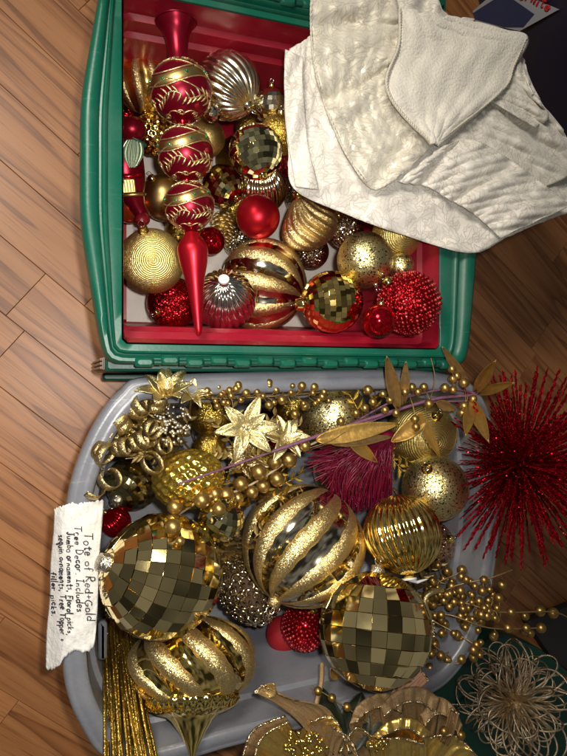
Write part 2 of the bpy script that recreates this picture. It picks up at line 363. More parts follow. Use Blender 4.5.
# ------------------------------------------------------------------ outlines for the totes
def roundpoly(pts, rad, k=6):
    pts = [Vector((p[0], p[1])) for p in pts]; n = len(pts); out = []
    for i in range(n):
        r = rad[i] if isinstance(rad, (list, tuple)) else rad
        a, b, c = pts[i-1], pts[i], pts[(i+1) % n]
        u = (a-b).normalized(); v = (c-b).normalized()
        r = min(r, (a-b).length*.48, (c-b).length*.48)
        for j in range(k + 1):
            t = j / k
            out.append((b+u*r)*(1-t)**2 + b*2*t*(1-t) + (b+v*r)*t*t)
    return out
def star(poly, cx, cy, n=260):
    out = []; m = len(poly)
    for k in range(n):
        a = 2*PI*k/n; d = Vector((math.cos(a), math.sin(a))); best = 0
        for i in range(m):
            p = poly[i] - Vector((cx, cy)); q = poly[(i+1) % m] - Vector((cx, cy)); e = q - p
            den = d.x*e.y - d.y*e.x
            if abs(den) < 1e-12: continue
            t = (p.x*e.y - p.y*e.x)/den; s = (p.x*d.y - p.y*d.x)/den
            if t > 0 and -1e-6 <= s <= 1+1e-6: best = max(best, t)
        out.append(d*best + Vector((cx, cy)))
    return out
def lerp2(A, B, t): return [a*(1-t)+b*t for a, b in zip(A, B)]
def ringz(A, z): return [Vector((p.x, p.y, z)) for p in A]
def rect(x0, x1, y0, y1, r): return roundpoly([(x0, y0), (x1, y0), (x1, y1), (x0, y1)], r)

# ------------------------------------------------------------------ green tote with red inside
ZG = 0.28
gx0, gx1 = P(122, 200, ZG).x, P(440, 300, ZG).x
gy0, gy1 = P(250, 346, ZG).y, P(122, -12, ZG).y
gcx, gcy = (gx0+gx1)/2, (gy0+gy1)/2
gt = thing('storage_tote', 'green hinged-lid storage tote with red inside, full of red and gold ornaments', 'storage tote', (gcx, gcy, 0))
left = [P(81, 95, ZG), P(80, 221, ZG), P(103, 347, ZG)]
xo = P(477, 250, ZG).x; xo2 = P(464, 340, ZG).x
yb = P(250, 365, ZG).y
def mir(y): return 2*gcy - y
outer = roundpoly([(left[2].x+.004, yb), (xo2, yb), (xo2+.008, yb+.03), (xo, left[1].y), (xo, mir(left[1].y)), (xo2+.008, mir(yb+.03)), (xo2, mir(yb)), (left[2].x+.004, mir(yb)),
                   (left[2].x-.004, mir(yb+.03)), (left[1].x, mir(left[1].y)), (left[1].x, left[1].y), (left[2].x-.004, yb+.03)],
                  [.02, .02, .03, .04, .04, .03, .02, .02, .03, .03, .03, .03])
GO = star(outer, gcx, gcy)
GI = star(rect(gx0, gx1, gy0, gy1, .006), gcx, gcy)
prof = [(0.0, -.010), (0.0, -.001), (.03, 0), (.34, 0), (.38, .0045), (.43, .0055), (.47, .0045), (.50, -.001), (.55, -.0015), (.62, .004), (.72, .0075), (.86, .0075), (.95, .004), (1.0, -.004), (1.0, -.022), (.97, -.024), (.90, -.012), (.1, -.012)]
mb = MB(); mb.grid([ringz(lerp2(GI, GO, t), ZG + dz) for t, dz in prof], cv=True, cu=True, flip=True)
mb.build('rim', GREENP, gt, 0.9, world=True)
mb = MB(); mb.grid([ringz(lerp2(GI, GO, t), ZG + dz) for t, dz in ((.965, -.0245), (.965, -.032), (.90, -.032), (.90, -.0245))], cv=True, cu=True, flip=True)
mb.build('rim_floor_reflection', BEIGE, gt, world=True)  # the floor's reflection on the green rim, painted as a beige band
# red liner: insets (left, right, bottom, top) at each level
LV = [(.2795, 0, 0, 0, 0), (.268, .001, .001, .001, .001), (.262, .002, .004, .006, .004), (.246, .002, .005, .007, .005), (.243, .003, .012, .016, .012),
      (.222, .004, .014, .018, .014), (.218, .004, .017, .024, .020), (.10, .006, .024, .036, .027), (.03, .008, .030, .043, .033), (.022, .012, .036, .050, .04)]
def gin(z):
    zs = [l[0] for l in LV][::-1]
    return [float(np.interp(z, zs, [l[i] for l in LV][::-1])) for i in (1, 2, 3, 4)]
rows = []
for (z, a, b, c, d) in LV:
    rows.append(ringz(star(rect(gx0+.0015+a, gx1-.0015-b, gy0+.0015+c, gy1-.0015-d, .006 + .04*(.28-z)), gcx, gcy), z))
mb = MB(); mb.grid(rows, cv=True); mb.fan(rows[-1])
mb.build('liner', REDP, gt, 0.7, world=True)
rows = []
for z, k in ((.262, .34), (.20, .18), (.10, .05), (.004, -.12), (.001, -.16)):
    rows.append(ringz(lerp2(GI, GO, k), z))
mb = MB(); mb.grid(rows, cv=True, flip=True); mb.fan(rows[-1], flip=True)
mb.build('shell', GREENP, gt, 0.7, world=True)
# ribs on the right red wall
for i, (y, wd) in enumerate(((gy0+.10, .035), (gy0+.165, .05), (gy0+.25, .05))):
    mb = MB(); xi = gx1 - .0015 - .021
    mb.box((xi, y, .165), (.014, wd, .10), bev=.003)
    mb.build('wall_rib', REDP, gt, 0.7, world=True)
# hinge knuckles on both long sides
kn = MB().box((0, 0, 0), (.0215, .011, .010), bev=.003).mesh('hinge_knuckle', GREENP, 0.8)
kp = MB().tube([(-.004, 0, 0), (.004, 0, 0)], .0035, 8).mesh('hinge_pin', GREEND, True)
x = left[2].x + .045; i = 0
while x < xo2 - .03:
    for yy in (yb + .002, mir(yb + .002)):
        put('hinge_knuckle', kn, gt, (x-gcx, yy-gcy+(.0025 if i % 2 else 0), ZG+.0075))
        put('hinge_pin', kp, gt, (x+.0145-gcx, yy-gcy, ZG+.009))
    x += .029; i += 1
# half lid hanging down outside the near wall, seen at its end beside the grey tote
lidx0, lidx1 = P(101, 372, .17).x, xo2 - .01
def hang(name, x0, x1, y0, y1, z0, z1, mat, bev=.003, lean=.0):
    mb = MB(); M = Matrix.Rotation(lean, 3, 'X')
    mb.box(((x0+x1)/2, (y0+y1)/2, (z0+z1)/2), (x1-x0, y1-y0, z1-z0), bev=bev, M=M); return mb.build(name, mat, gt, 0.7, world=True)
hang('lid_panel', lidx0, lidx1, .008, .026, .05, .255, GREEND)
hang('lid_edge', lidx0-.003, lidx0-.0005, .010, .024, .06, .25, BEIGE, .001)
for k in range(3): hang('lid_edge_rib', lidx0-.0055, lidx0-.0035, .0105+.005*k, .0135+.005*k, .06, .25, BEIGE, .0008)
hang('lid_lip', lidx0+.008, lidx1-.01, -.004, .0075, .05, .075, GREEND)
# far half lid folded back beyond the far hinge, with its toothed edge
mb = MB(); mb.box((gcx, mir(yb)+.075, .262), (xo2-left[2].x-.02, .14, .010), bev=.003); mb.build('lid_panel', GREENP, gt, .7, world=True)
tooth = MB().tube([(0, 0, 0), (0, 0, .006)], [.0135, .011], 6).mesh('lid_tooth', GREENP, .6)
for j in range(2):
    x = left[2].x + .04 + .014*j
    while x < xo2 - .03:
        put('lid_tooth', tooth, gt, (x-gcx, mir(yb)+.030+.026*j-gcy, .267)); x += .028
# white card lying on the tote's floor
cd_ = MB().box(((gx0+gx1)/2, gcy-.005, .0245), (gx1-gx0-.060, gy1-gy0-.105, .003), bev=.0008).build('cardboard_sheet', CARD, smooth=False)
tag(cd_, 'white cardboard sheet lying under the ornaments on the red tote floor', 'cardboard')

# ------------------------------------------------------------------ grey tote
ZY = 0.265
gout = [(150, 377), (120, 392), (97, 421), (78, 462), (67, 505), (63, 560), (62, 640), (66, 690), (80, 727), (104, 760), (150, 772), (230, 750), (320, 727), (400, 706),
        (440, 692), (468, 662), (487, 620), (497, 570), (502, 520), (501, 470), (494, 420), (478, 388), (452, 375), (400, 370), (280, 372)]
GYo = [Vector((P(a, b, ZY).x, P(a, b, ZY).y)) for a, b in gout]
ycx, ycy = 0.30, -0.22
def smooth_closed(A, n=6):
    out = []; m = len(A)
    for i in range(m):
        a, b, c, d = A[i-1], A[i], A[(i+1) % m], A[(i+2) % m]
        for k in range(n):
            t = k/n; out.append(0.5*((2*b)+(c-a)*t+(2*a-5*b+4*c-d)*t*t+(3*b-a-3*c+d)*t*t*t))
    return out
YO = star(smooth_closed(GYo), ycx, ycy)
def inset(A, d):
    n = len(A); out = []
    for i in range(n):
        t = (A[(i+3) % n] - A[i-3]).normalized(); out.append(A[i] + Vector((-t.y, t.x))*d)
    return out
yt = thing('storage_tote', 'grey open storage tote holding jumbo gold ornaments and floral picks', 'storage tote', (ycx, ycy, 0))
rp = [(.026, -.012), (.026, -.002), (.022, .0015), (.017, .002), (.012, .0015), (.0085, -.001), (.007, -.001), (.004, -.001), (.0, -.006), (-.0012, -.016), (.0005, -.021), (.003, -.021), (.004, -.012), (.022, -.012)]
mb = MB(); mb.grid([ringz(inset(YO, d), ZY+dz) for d, dz in rp], cv=True, cu=True)
mb.build('rim', GREYP, yt, 1.0, world=True)
lv = [(.263, .0265), (.258, .027), (.215, .030), (.212, .036), (.205, .038), (.06, .050), (.03, .056), (.018, .066), (.016, .08)]
rows = [ringz(inset(YO, d), z) for z, d in lv]
mb = MB(); mb.grid(rows, cv=True); mb.fan(rows[-1]); mb.build('inner_wall', GREYP, yt, .8, world=True)
rows = [ringz(inset(YO, d), z) for z, d in ((.252, .012), (.20, .020), (.02, .040), (.004, .048), (.001, .056))]
mb = MB(); mb.grid(rows, cv=True, flip=True); mb.fan(rows[-1], flip=True); mb.build('outer_wall', GREYP, yt, .8, world=True)
lug = MB().box((0, 0, 0), (.010, .045, .02), bev=.004).mesh('handle_lug', GREYP, .8)
put('handle_lug', lug, yt, (P(92, 640, .22).x+.012-ycx, P(92, 640, .22).y-ycy, .222))

# ------------------------------------------------------------------ things around: navy tub, lids on the floor
def slab(px, z0, z1, mat, rad, bev, parent, name, flipz=False):
    poly = roundpoly([P(a, b, z1) for a, b in px], rad)
    n = len(poly); c = sum(poly, Vector((0, 0)))/n
    area = sum(poly[i-1].x*poly[i].y - poly[i].x*poly[i-1].y for i in range(n))
    if area < 0: poly = poly[::-1]
    def sh(d): return [p + (c-p).normalized()*d for p in poly]
    rows = [ringz(sh(0), z0), ringz(sh(0), z1-bev), ringz(sh(bev*.3), z1-bev*.3), ringz(sh(bev), z1)]
    mb = MB(); mb.grid(rows, cv=True); mb.fan(rows[-1]); mb.fan(rows[0], flip=True)
    return mb.build(name, mat, parent, .6, world=True)
TA = Vector((.66, .95, 0)); TBv = Vector((.90, .34, 0)); tdir = (TBv-TA).normalized(); tn = Vector((tdir.y, -tdir.x, 0)); tn = tn if tn.x < 0 else -tn
TUB = thing('plastic_tub', 'dark navy plastic tub with printed label behind the folded tree skirt', 'tub', (TA+TBv)/2 - tn*.2)
def tubring(z, off): return [TA+tn*off+Vector((0, 0, z)), TBv+tn*off+tdir*off+Vector((0, 0, z)), TBv+tdir*off-tn*.45+Vector((0, 0, z)), TA-tn*.45+Vector((0, 0, z))]
def tubpart(name, lev, mat, rad=.03):
    rows = []
    for z, off in lev:
        q = tubring(z, off); rows.append(ringz(roundpoly(q, rad), z))
    a_ = sum(rows[0][i-1].x*rows[0][i].y - rows[0][i].x*rows[0][i-1].y for i in range(len(rows[0])))
    mb = MB(); mb.grid(rows, cv=True, flip=a_ < 0); mb.fan(rows[-1], flip=a_ < 0); mb.fan(rows[0], flip=a_ > 0); return mb.build(name, mat, TUB, .7, world=True)
tubpart('body', [(.001, -.025), (.01, -.02), (.36, 0)], NAVY); tubpart('rim', [(.36, .004), (.362, .012), (.385, .012), (.388, .008)], NAVY)
def TW(px, py, lift=.001):                          # where a sight line meets the tub's side
    d = ray(px, py); k = -.012; p0 = TA + tn*(k+.006); t = (p0-CAM).dot(tn)/d.dot(tn); return CAM + d*t + tn*lift
def tubquad(name, px, l0, l1, mat):
    a = [TW(x_, y_, l0) for x_, y_ in px]; b = [TW(x_, y_, l1) for x_, y_ in px]; mb = MB(); mb.grid([a, b], cv=True); mb.fan(b); mb.fan(a, flip=True); return mb.build(name, mat, TUB, False, world=True)
tubquad('label_sheet', [(464, 19), (520, 31), (558, 10), (502, -14)], -.004, .001, plain('label_paper', (.35, .36, .40), 0, .5))
tubquad('blue_panel', [(468, 17), (478, 10), (500, -4), (515, 0), (535, 14), (524, 27), (505, 27)], .0015, .002, plain('label_blue', (.02, .03, .09), 0, .4))
loc = P(500, 720, .05)
gl = thing('tote_lid', 'dark green tote lid lying on the floor under the wire flower', 'lid', (loc.x, loc.y, 0))
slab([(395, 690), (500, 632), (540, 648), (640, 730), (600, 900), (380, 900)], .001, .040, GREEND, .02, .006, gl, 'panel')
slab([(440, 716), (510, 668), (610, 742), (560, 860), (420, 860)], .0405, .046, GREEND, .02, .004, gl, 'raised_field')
loc = P(560, 640, .02)
sl = slab([(527, 622), (575, 604), (640, 640), (620, 700), (556, 664)], .001, .02, DGREY, .01, .003, None, 'floor_mat')
tag(sl, 'dark grey slab on the floor beyond the green lid', 'mat')

# ------------------------------------------------------------------ placing ornaments: slide each one down its sight line until it rests
PLACED = []
def walls_ok(c, r, tote):
    if tote == 'g':
        a, b, d, e = gin(c.z)
        return (c.x-r > gx0+a-.002 and c.x+r < gx1-b+.002 and c.y-r > gy0+d-.003 and c.y+r < gy1-e+.003)
    f = .030 + .025*max(0, (.25-c.z))/.25
    return (c.x-r > YO_minx+f-.004 and c.x+r < YO_maxx-f and c.y+r < YO_maxy-f+.006 and c.y-r > YO_miny+f)
YO_minx = min(p.x for p in YO); YO_maxx = max(p.x for p in YO); YO_miny = min(p.y for p in YO); YO_maxy = max(p.y for p in YO)
def drop(px, py, rpx, tote='g', wall=True, sink=.95, zmax=.36, zstop=None):
    d = ray(px, py); z0 = .028 if tote == 'g' else .020
    s = (CAMH - zmax) / -d.z; best = None
    while True:
        c = CAM + d*s; r = rpx*s/FPX
        bad = c.z - r < z0 or (zstop is not None and c.z < zstop)
        if not bad:
            for (q, rr) in PLACED:
                if (c-q).length < (r+rr)*sink: bad = True; break
        if not bad and wall and c.z < .27 and not walls_ok(c, r, tote) and best is not None and walls_ok(best[0], best[1], tote): bad = True
        if bad:
            if best is None: best = (c, r)
            break
        best = (c, r); s += .002
    PLACED.append(best); return best
def surf(px, py, lift=0.004, zf=.03):                # a point just above what the sight line meets first
    d = ray(px, py); s1 = (CAMH - zf)/-d.z; dn = d.length
    for (q, rr) in PLACED:
        oc = CAM - q; b = oc.dot(d); c = oc.dot(oc) - rr*rr; disc = b*b - dn*dn*c
        if disc > 0:
            s = (-b - math.sqrt(disc))/(dn*dn)
            if 0 < s < s1: s1 = s
    return CAM + d*(s1 - lift)

# ------------------------------------------------------------------ ornament bodies (local axis z points to the cap, radius r)
def sph(th, ph, r): return Vector((math.sin(th)*math.cos(ph), math.sin(th)*math.sin(ph), math.cos(th)))*r
def revolve(fn, nu, nv):
    rows = [[fn(th, 2*PI*k/nv) for k in range(nv)] for th in np.linspace(.012, PI-.012, nu)]
    mb = MB(); mb.grid(rows, cv=True, flip=True); mb.fan(rows[0]); mb.fan(rows[-1], flip=True); return mb
def cap(root, r, mat=None, k=1.0, wire=True):
    mat = mat or GOLD; c = r*.15*k; h = r*.15*k
    rows = []; n = 28
    for (rr, z) in ((1.08, -.01*r), (1.1, .03*r), (1.0, .05*r), (.96, h), (.8, h*1.12), (.1, h*1.15)):
        rows.append([Vector((math.cos(2*PI*j/n), math.sin(2*PI*j/n), 0))*c*rr*(1+.05*(j % 2)) + Vector((0, 0, r*.985+z)) for j in range(n)])
    mb = MB(); mb.grid(rows, cv=True); mb.fan(rows[-1])
    o = mb.build('cap', mat, root)
    if wire:
        pts = [Vector((math.sin(a)*r*.10*k, 0, r*.985+h*1.15+r*.10*k-math.cos(a)*r*.10*k)) for a in np.linspace(.2, 2*PI-.2, 14)]
        MB().tube(pts, r*.014, 5).build('loop', SILVER, o)
    return o
def body_plain(root, r, mat, sc=(1, 1, 1)):
    return revolve(lambda t, p: Vector((sph(t, p, r).x*sc[0], sph(t, p, r).y*sc[1], sph(t, p, r).z*sc[2])), 40, 64).build('body', mat, root)
def body_ribbed(root, r, mat, n=26, a=.07, twist=0.0, sz=1.0):
    def fn(t, p):
        k = abs(math.cos(n*(p + twist*math.cos(t))/2))
        rr = r*(1 - a*(1-k)*min(1, math.sin(t)*1.5)); v = sph(t, p, rr); v.z = v.z*sz; return v
    return revolve(fn, 60, n*10).build('body', mat, root)
def body_facet(root, r, mat, rings=11, jit=.02):
    rings = int(rings*1.35)
    rg = random.Random(int(r*1e5)); mb = MB()
    for i in range(rings):
        t0, t1 = PI*i/rings, PI*(i+1)/rings; n = max(5, int(round(2*rings*math.sin((t0+t1)/2))))
        ph0 = rg.random()
        for j in range(n):
            a, b = 2*PI*(j+ph0)/n, 2*PI*(j+1+ph0)/n; m = sph((t0+t1)/2, (a+b)/2, r)
            q = [sph(t0+.004, a, r), sph(t1, a, r), sph(t1, b, r), sph(t0+.004, b, r)]
            nrm = m.normalized(); q = [p - nrm*(p-m).dot(nrm) for p in q]
            tl = Vector((rg.uniform(-1, 1), rg.uniform(-1, 1), rg.uniform(-1, 1)))*jit
            q = [p + nrm*((p-m).dot(tl)) for p in q]
            mb.fan([m + (p-m)*.985 for p in q])
    mb.build('mirror_facets', mat, root, False)
    return revolve(lambda t, p: sph(t, p, r*.972), 30, 48).build('body', mat, root)
def body_tiles(root, r, mat, rings=13, jit=.045, fill=None):     # each mirror tile its own piece
    rg = random.Random(int(r*1e6))
    for i in range(rings):
        t0, t1 = PI*i/rings, PI*(i+1)/rings; tm = (t0+t1)/2; n = 2*rings if math.sin(tm) > .7 else rings
        m = sph(tm, 0, r); nr = m.normalized(); e1 = Vector((0, 1, 0)); e2 = nr.cross(e1)
        R = Matrix((e1, e2, nr)).transposed(); Ri = R.transposed(); h = PI/n
        q = [Ri @ (p-m) for p in (sph(t1, -h, r), sph(t1, h, r), sph(t0+.002, h, r), sph(t0+.002, -h, r))]
        q = [Vector((p.x, p.y, 0)) for p in q]
        top = [p*.975 for p in q]; mid = [p*.99 for p in q]
        mb = MB(); mb.grid([[p + Vector((0, 0, -r*.03)) for p in mid], [p + Vector((0, 0, -.004*r)) for p in mid], top], cv=True); mb.fan(top)
        me = mb.mesh('mirror_tile', mat, False); ph0 = 0.0
        for j in range(n):
            a = 2*PI*(j+ph0)/n
            J = Quaternion((rg.uniform(-1, 1), rg.uniform(-1, 1), 0.0), rg.gauss(0, jit))
            put('mirror_tile', me, root, Quaternion((0, 0, 1), a) @ m, Quaternion((0, 0, 1), a) @ R.to_quaternion() @ J)
    return revolve(lambda t, p: sph(t, p, r*.968), 30, 48).build('body', fill or mat, root)
def body_swirl(root, r, mat, gmat, n=9, twist=1.3, wid=.30, shape=None, flute=.05, ph0=0.0):
    shape = shape or (lambda t: (math.sin(t), math.cos(t)))
    def fn(t, p):
        a, z = shape(t); k = math.cos(n*(p - ph0 - twist*(t-PI/2)/PI))
        return Vector((math.cos(p)*a*(1+flute*k), math.sin(p)*a*(1+flute*k), z))*r
    revolve(fn, 56, n*16).build('body', mat, root)
    for b in range(n):
        rows = []
        for t in np.linspace(.13, PI-.13, 44):
            a, z = shape(t); pc = ph0 + 2*PI*b/n + twist*(t-PI/2)/PI; hw = wid*2*PI/n*(.55+.45*math.sin(t)**.5)
            row = []
            for u in np.linspace(-1, 1, 9):
                lift = flute*math.cos(n*u*hw*.9) + (.022 if abs(u) < .95 else -.01) + .012*(1-u*u)
                p = pc + u*hw*(1 + .05*math.sin(t*23+b*2))
                row.append(Vector((math.cos(p)*a*(1+lift), math.sin(p)*a*(1+lift), z*(1+.01)))*r)
            rows.append(row)
        MB().grid(rows, flip=True).build('glitter_band', gmat, root)
def body_rings(root, r, mat, n=30, sc=(1, 1, 1), a=.012, ax=(.25, -.15, .95)):
    n = int(n*1.6); a = a*.6
    def fn(t, p):
        v = sph(t, p, r*(1 + a*math.sin(t*2*n))); return Vector((v.x*sc[0], v.y*sc[1], v.z*sc[2]))
    b = revolve(fn, n*8, 72).build('body', mat, root); b.rotation_mode = 'QUATERNION'; b.rotation_quaternion = root.rotation_quaternion.inverted() @ q_to(camdir(*ax)); return b
def fib(n):
    g = PI*(3-math.sqrt(5)); out = []
    for i in range(n):
        z = 1-2*(i+.5)/n; q = math.sqrt(1-z*z); out.append(Vector((math.cos(g*i)*q, math.sin(g*i)*q, z)))
    return out
def body_beads(root, r, core, bead, n=420, br=.055, kind=True):
    revolve(lambda t, p: sph(t, p, r*.95), 24, 36).build('body', core, root)
    mb = MB(); rg = random.Random(n)
    for v in fib(n): mb.ball(v*r*.965 + Vector((rg.uniform(-1, 1), rg.uniform(-1, 1), rg.uniform(-1, 1)))*r*.012, r*br*rg.uniform(.8, 1.15), 4, 7, mi=int(rg.random() < .28))
    return stuff(mb.build('beads', bead, root))
def body_comb(root, r, mat, n=260, sc=(1, 1, 1), a=.05):
    pts = np.array([list(v) for v in fib(n)]); R = math.sqrt(4*PI/n)*.55
    def fn(t, p):
        v = sph(t, p, 1.0); d = float(np.sqrt(((pts-np.array(v))**2).sum(1).min()))/R
        k = min(1, d)**2; v = v*r*(1 - a*(1-k)); return Vector((v.x*sc[0], v.y*sc[1], v.z*sc[2]))
    return revolve(fn, 110, 190).build('body', mat, root)
def body_curls(root, r, mat, core, n=260, sc=(1, 1, 1)):
    revolve(lambda t, p: Vector((sph(t, p, r*.80).x*sc[0], sph(t, p, r*.80).y*sc[1], sph(t, p, r*.80).z*sc[2])), 20, 30).build('body', core, root)
    mb = MB(); rg = random.Random(5)
    for v in fib(n):
        q = q_to(v, rg.uniform(0, 6.28)); c = Vector((v.x*sc[0], v.y*sc[1], v.z*sc[2]))*r*.9; R = r*rg.uniform(.09, .14)
        til = Quaternion((1, 0, 0), rg.uniform(-.7, .7)); tot = rg.uniform(3.5, 7)
        mb.tube([c + q @ (til @ Vector((math.cos(s*tot)*R*(1-.45*s), math.sin(s*tot)*R*(1-.45*s), R*.5*s))) for s in np.linspace(0, 1, 10)], r*.042, 5)
    return stuff(mb.build('wire_curls', mat, root))
def orn(name, label, px, py, rpx, axis, spin=0.0, tote='g', cat='ornament', group=None, **kw):
    c, r = drop(px, py, rpx, tote, **kw)
    return thing(name, label, cat, c, q_to(camdir(*axis), spin), group), r

# ================================================================== green tote ornaments, lowest first
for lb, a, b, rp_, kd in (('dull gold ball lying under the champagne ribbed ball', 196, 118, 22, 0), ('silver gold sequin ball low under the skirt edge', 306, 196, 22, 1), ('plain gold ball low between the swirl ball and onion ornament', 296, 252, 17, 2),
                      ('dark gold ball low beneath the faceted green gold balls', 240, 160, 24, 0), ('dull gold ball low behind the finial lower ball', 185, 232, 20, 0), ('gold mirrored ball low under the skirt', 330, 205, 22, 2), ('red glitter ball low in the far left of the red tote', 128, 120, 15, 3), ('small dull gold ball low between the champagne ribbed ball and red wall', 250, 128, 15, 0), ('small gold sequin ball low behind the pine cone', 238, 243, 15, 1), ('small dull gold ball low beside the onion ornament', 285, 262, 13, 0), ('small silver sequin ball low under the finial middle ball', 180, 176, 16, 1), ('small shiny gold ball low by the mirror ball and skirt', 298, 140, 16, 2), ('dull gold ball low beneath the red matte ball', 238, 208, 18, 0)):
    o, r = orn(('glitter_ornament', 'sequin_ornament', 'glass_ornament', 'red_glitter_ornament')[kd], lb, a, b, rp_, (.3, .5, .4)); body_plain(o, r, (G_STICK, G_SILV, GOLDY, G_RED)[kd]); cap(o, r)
o, r = orn('swirl_ornament', 'gold swirled ornament with glitter stripes in red tote corner behind the finial', 145, 83, 29, (.3, .8, .3), zstop=.14); body_swirl(o, r, plain('brushed_gold', (.90, .64, .18), 1, .24), G_GOLD, 9, 1.6, .24); cap(o, r)
o, r = orn('ribbed_ornament', 'champagne silver ribbed ball near the far red wall beside the finial', 228, 86, 33, (.62, -.72, .25)); body_ribbed(o, r, plain('brushed_champagne', (.80, .72, .55), 1, .20), 24, .055, .25); cap(o, r, CHAMP)
o, r = orn('mirror_ornament', 'small faceted mirror ball reflecting red near the skirt edge and far wall', 272, 106, 18, (0, .8, .4)); body_facet(o, r, CHAMP, 10); cap(o, r)
o, r = orn('glitter_ornament', 'dark gold sparkly ball between the skirt edge and a mirror ball', 279, 135, 20, (.1, .7, .4)); body_plain(o, r, G_STICK); cap(o, r)
o, r = orn('dimpled_ornament', 'gold dimpled ball between the red figure ornament and the finial', 153, 134, 21, (-.2, .7, .5)); body_comb(o, r, GOLDY, 150, a=.06); cap(o, r)
o, r = orn('glitter_ornament', 'matte gold glitter ball half hidden behind the finial middle ball', 206, 138, 19, (.2, .8, .3)); body_plain(o, r, G_RING); cap(o, r)
o, r = orn('satin_ornament', 'plain satin gold ball between the red figure and the finial', 164, 198, 23, (-.3, .5, .6)); body_plain(o, r, SATIN); cap(o, r)
o, r = orn('glass_ornament', 'small orange red glass ball against the left wall of the red tote', 129, 207, 16, (.1, .8, .3)); body_plain(o, r, ORANGE); cap(o, r)
o, r = orn('ribbed_ornament', 'silver gold ribbed ball under the matte red ball', 263, 189, 24, (.15, .75, .55)); body_ribbed(o, r, CHAMP, 22, .10, .3); cap(o, r)
o, r = orn('beaded_ornament', 'small dark red beaded ball beside the skirt edge', 290, 166, 12, (0, .6, .6)); body_beads(o, r, DARKRED, [REDB, PALEB], 110, .11); cap(o, r)
o, r = orn('small_mirror_ornament', 'tiny silver mirrored ball wedged behind the faceted gold ball', 212, 113, 9, (.2, .4, .7)); body_facet(o, r, SILVER, 8); cap(o, r)
o, r = orn('silver_crackle_ornament', 'silver crackle glitter ball under the edge of the tree skirt', 346, 231, 18, (-.4, .6, .5)); body_plain(o, r, G_SILV); cap(o, r)
o, r = orn('ring_ornament', 'gold ridged ball partly covered by the lower edge of the skirt', 396, 236, 24, (.8, .2, .4)); body_rings(o, r, G_RING, 22); cap(o, r)
o, r = orn('crackle_ornament', 'small crackled gold ball between the larger crackled ball and red beaded ball', 401, 266, 13, (.3, .2, .8)); body_plain(o, r, G_CRACK); cap(o, r)
o, r = orn('red_glitter_ornament', 'red glitter ball under the gold ridged ball by the near red wall', 173, 303, 26, (-.3, -.3, .5)); body_plain(o, r, G_RED); cap(o, r)
o, r = orn('crackle_ornament', 'silver gold crackled ball deep below the twisted gold onion ornament', 312, 252, 17, (-.3, .2, .6)); body_plain(o, r, G_SILV); cap(o, r)

# pine cone
c, r = drop(222, 229, 14, 'g'); o = thing('pine_cone_ornament', 'small gold glitter pine cone beside the finial lower ball', 'ornament', c, q_to(camdir(.1, .85, .3)))
scale_me = MB().ball((0, 0, 0), 1.0, 5, 8, sc=(1, .8, .38)).mesh('cone_scale', G_GOLD)
revolve(lambda t, p: Vector((sph(t, p, r).x*.62, sph(t, p, r).y*.62, sph(t, p, r).z*1.25)), 16, 20).build('core', G_STICK, o)
for i in range(64):
    z = 1.15 - 2.3*(i+.5)/64; rr = math.sqrt(max(.03, 1-(z/1.3)**2))*.72; a = i*2.39996
    s = put('cone_scale', scale_me, o, Vector((math.cos(a)*rr, math.sin(a)*rr, z))*r, q_to(Vector((math.cos(a)*.5, math.sin(a)*.5, 1))))
    s.scale = (r*.24,)*3

o, r = orn('mirror_ornament', 'green gold faceted ball next to the finial lower ball', 223, 186, 21, (.6, -.6, .3)); body_facet(o, r, GREENGOLD, 11); cap(o, r)
o, r = orn('mirror_ornament', 'green gold faceted mirror ball above the matte red ball', 256, 152, 27, (.25, -.9, .2)); body_facet(o, r, GREENGOLD, 12); cap(o, r)
o, r = orn('swirl_ornament', 'large gold ball striped with glitter bands at the near red wall', 263, 285, 43, (.92, -.35, .25)); body_swirl(o, r, CHAMP, G_GOLD, 9, .5, .27, ph0=.2); cap(o, r)
c, r = drop(309, 226, 29, 'g'); o = thing('onion_ornament', 'gold twisted onion shaped ornament touching the skirt lower edge', 'ornament', c, q_to(camdir(-.35, .8, .45)))
def onion(t): return (math.sin(t)*(1-.10*math.cos(t)), math.cos(t)*.78 + .28*max(0, math.cos(t))**6)
def fnon(t, p):
    a, z = onion(t); k = abs(math.cos(7*(p+.6*math.cos(t)))); return Vector((math.cos(p)*a*(1-.16*(1-k)*math.sin(t)), math.sin(p)*a*(1-.16*(1-k)*math.sin(t)), z))*r
revolve(fnon, 50, 168).build('body', G_GOLD, o); cap(o, r*1.05)
o, r = orn('matte_red_ornament', 'plain matte red ball in the middle of the red tote', 258, 217, 22, (.2, .5, -.6)); body_plain(o, r, REDM); cap(o, r)
o, r = orn('crackle_ornament', 'crackled gold glitter ball below the skirt edge, above the red beaded ball', 365, 260, 28, (.35, -.9, .2)); body_plain(o, r, G_CRACK); cap(o, r, SILVER, .8)
o, r = orn('ring_ornament', 'gold ball with fine circular ridges by the left side of the red tote', 152, 261, 32, (-.12, .75, .62)); body_rings(o, r, G_RING, 30); cap(o, r, G_STICK)
o, r = orn('mirror_ornament', 'gold faceted mirror ball at the near red wall beside the small red ball', 332, 302, 31, (-.95, -.1, .2)); body_facet(o, r, GOLD, 14); cap(o, r, GOLD, 1.3)
o, r = orn('beaded_ornament', 'red ball covered with glass beads in the near corner of the red tote', 409, 303, 32, (-.6, .5, .3)); body_beads(o, r, G_RED, [REDB, PALEB], 520, .048); cap(o, r)
o, r = orn('shiny_red_ornament', 'small shiny red ball with thread in front of the red beaded ball', 379, 321, 17, (.1, .95, .25)); body_plain(o, r, REDG); k = cap(o, r)
o, r = orn('shiny_red_ornament', 'small shiny red ball tucked behind the finial spike', 211, 241, 14, (.7, .5, .2)); body_plain(o, r, REDG); cap(o, r)
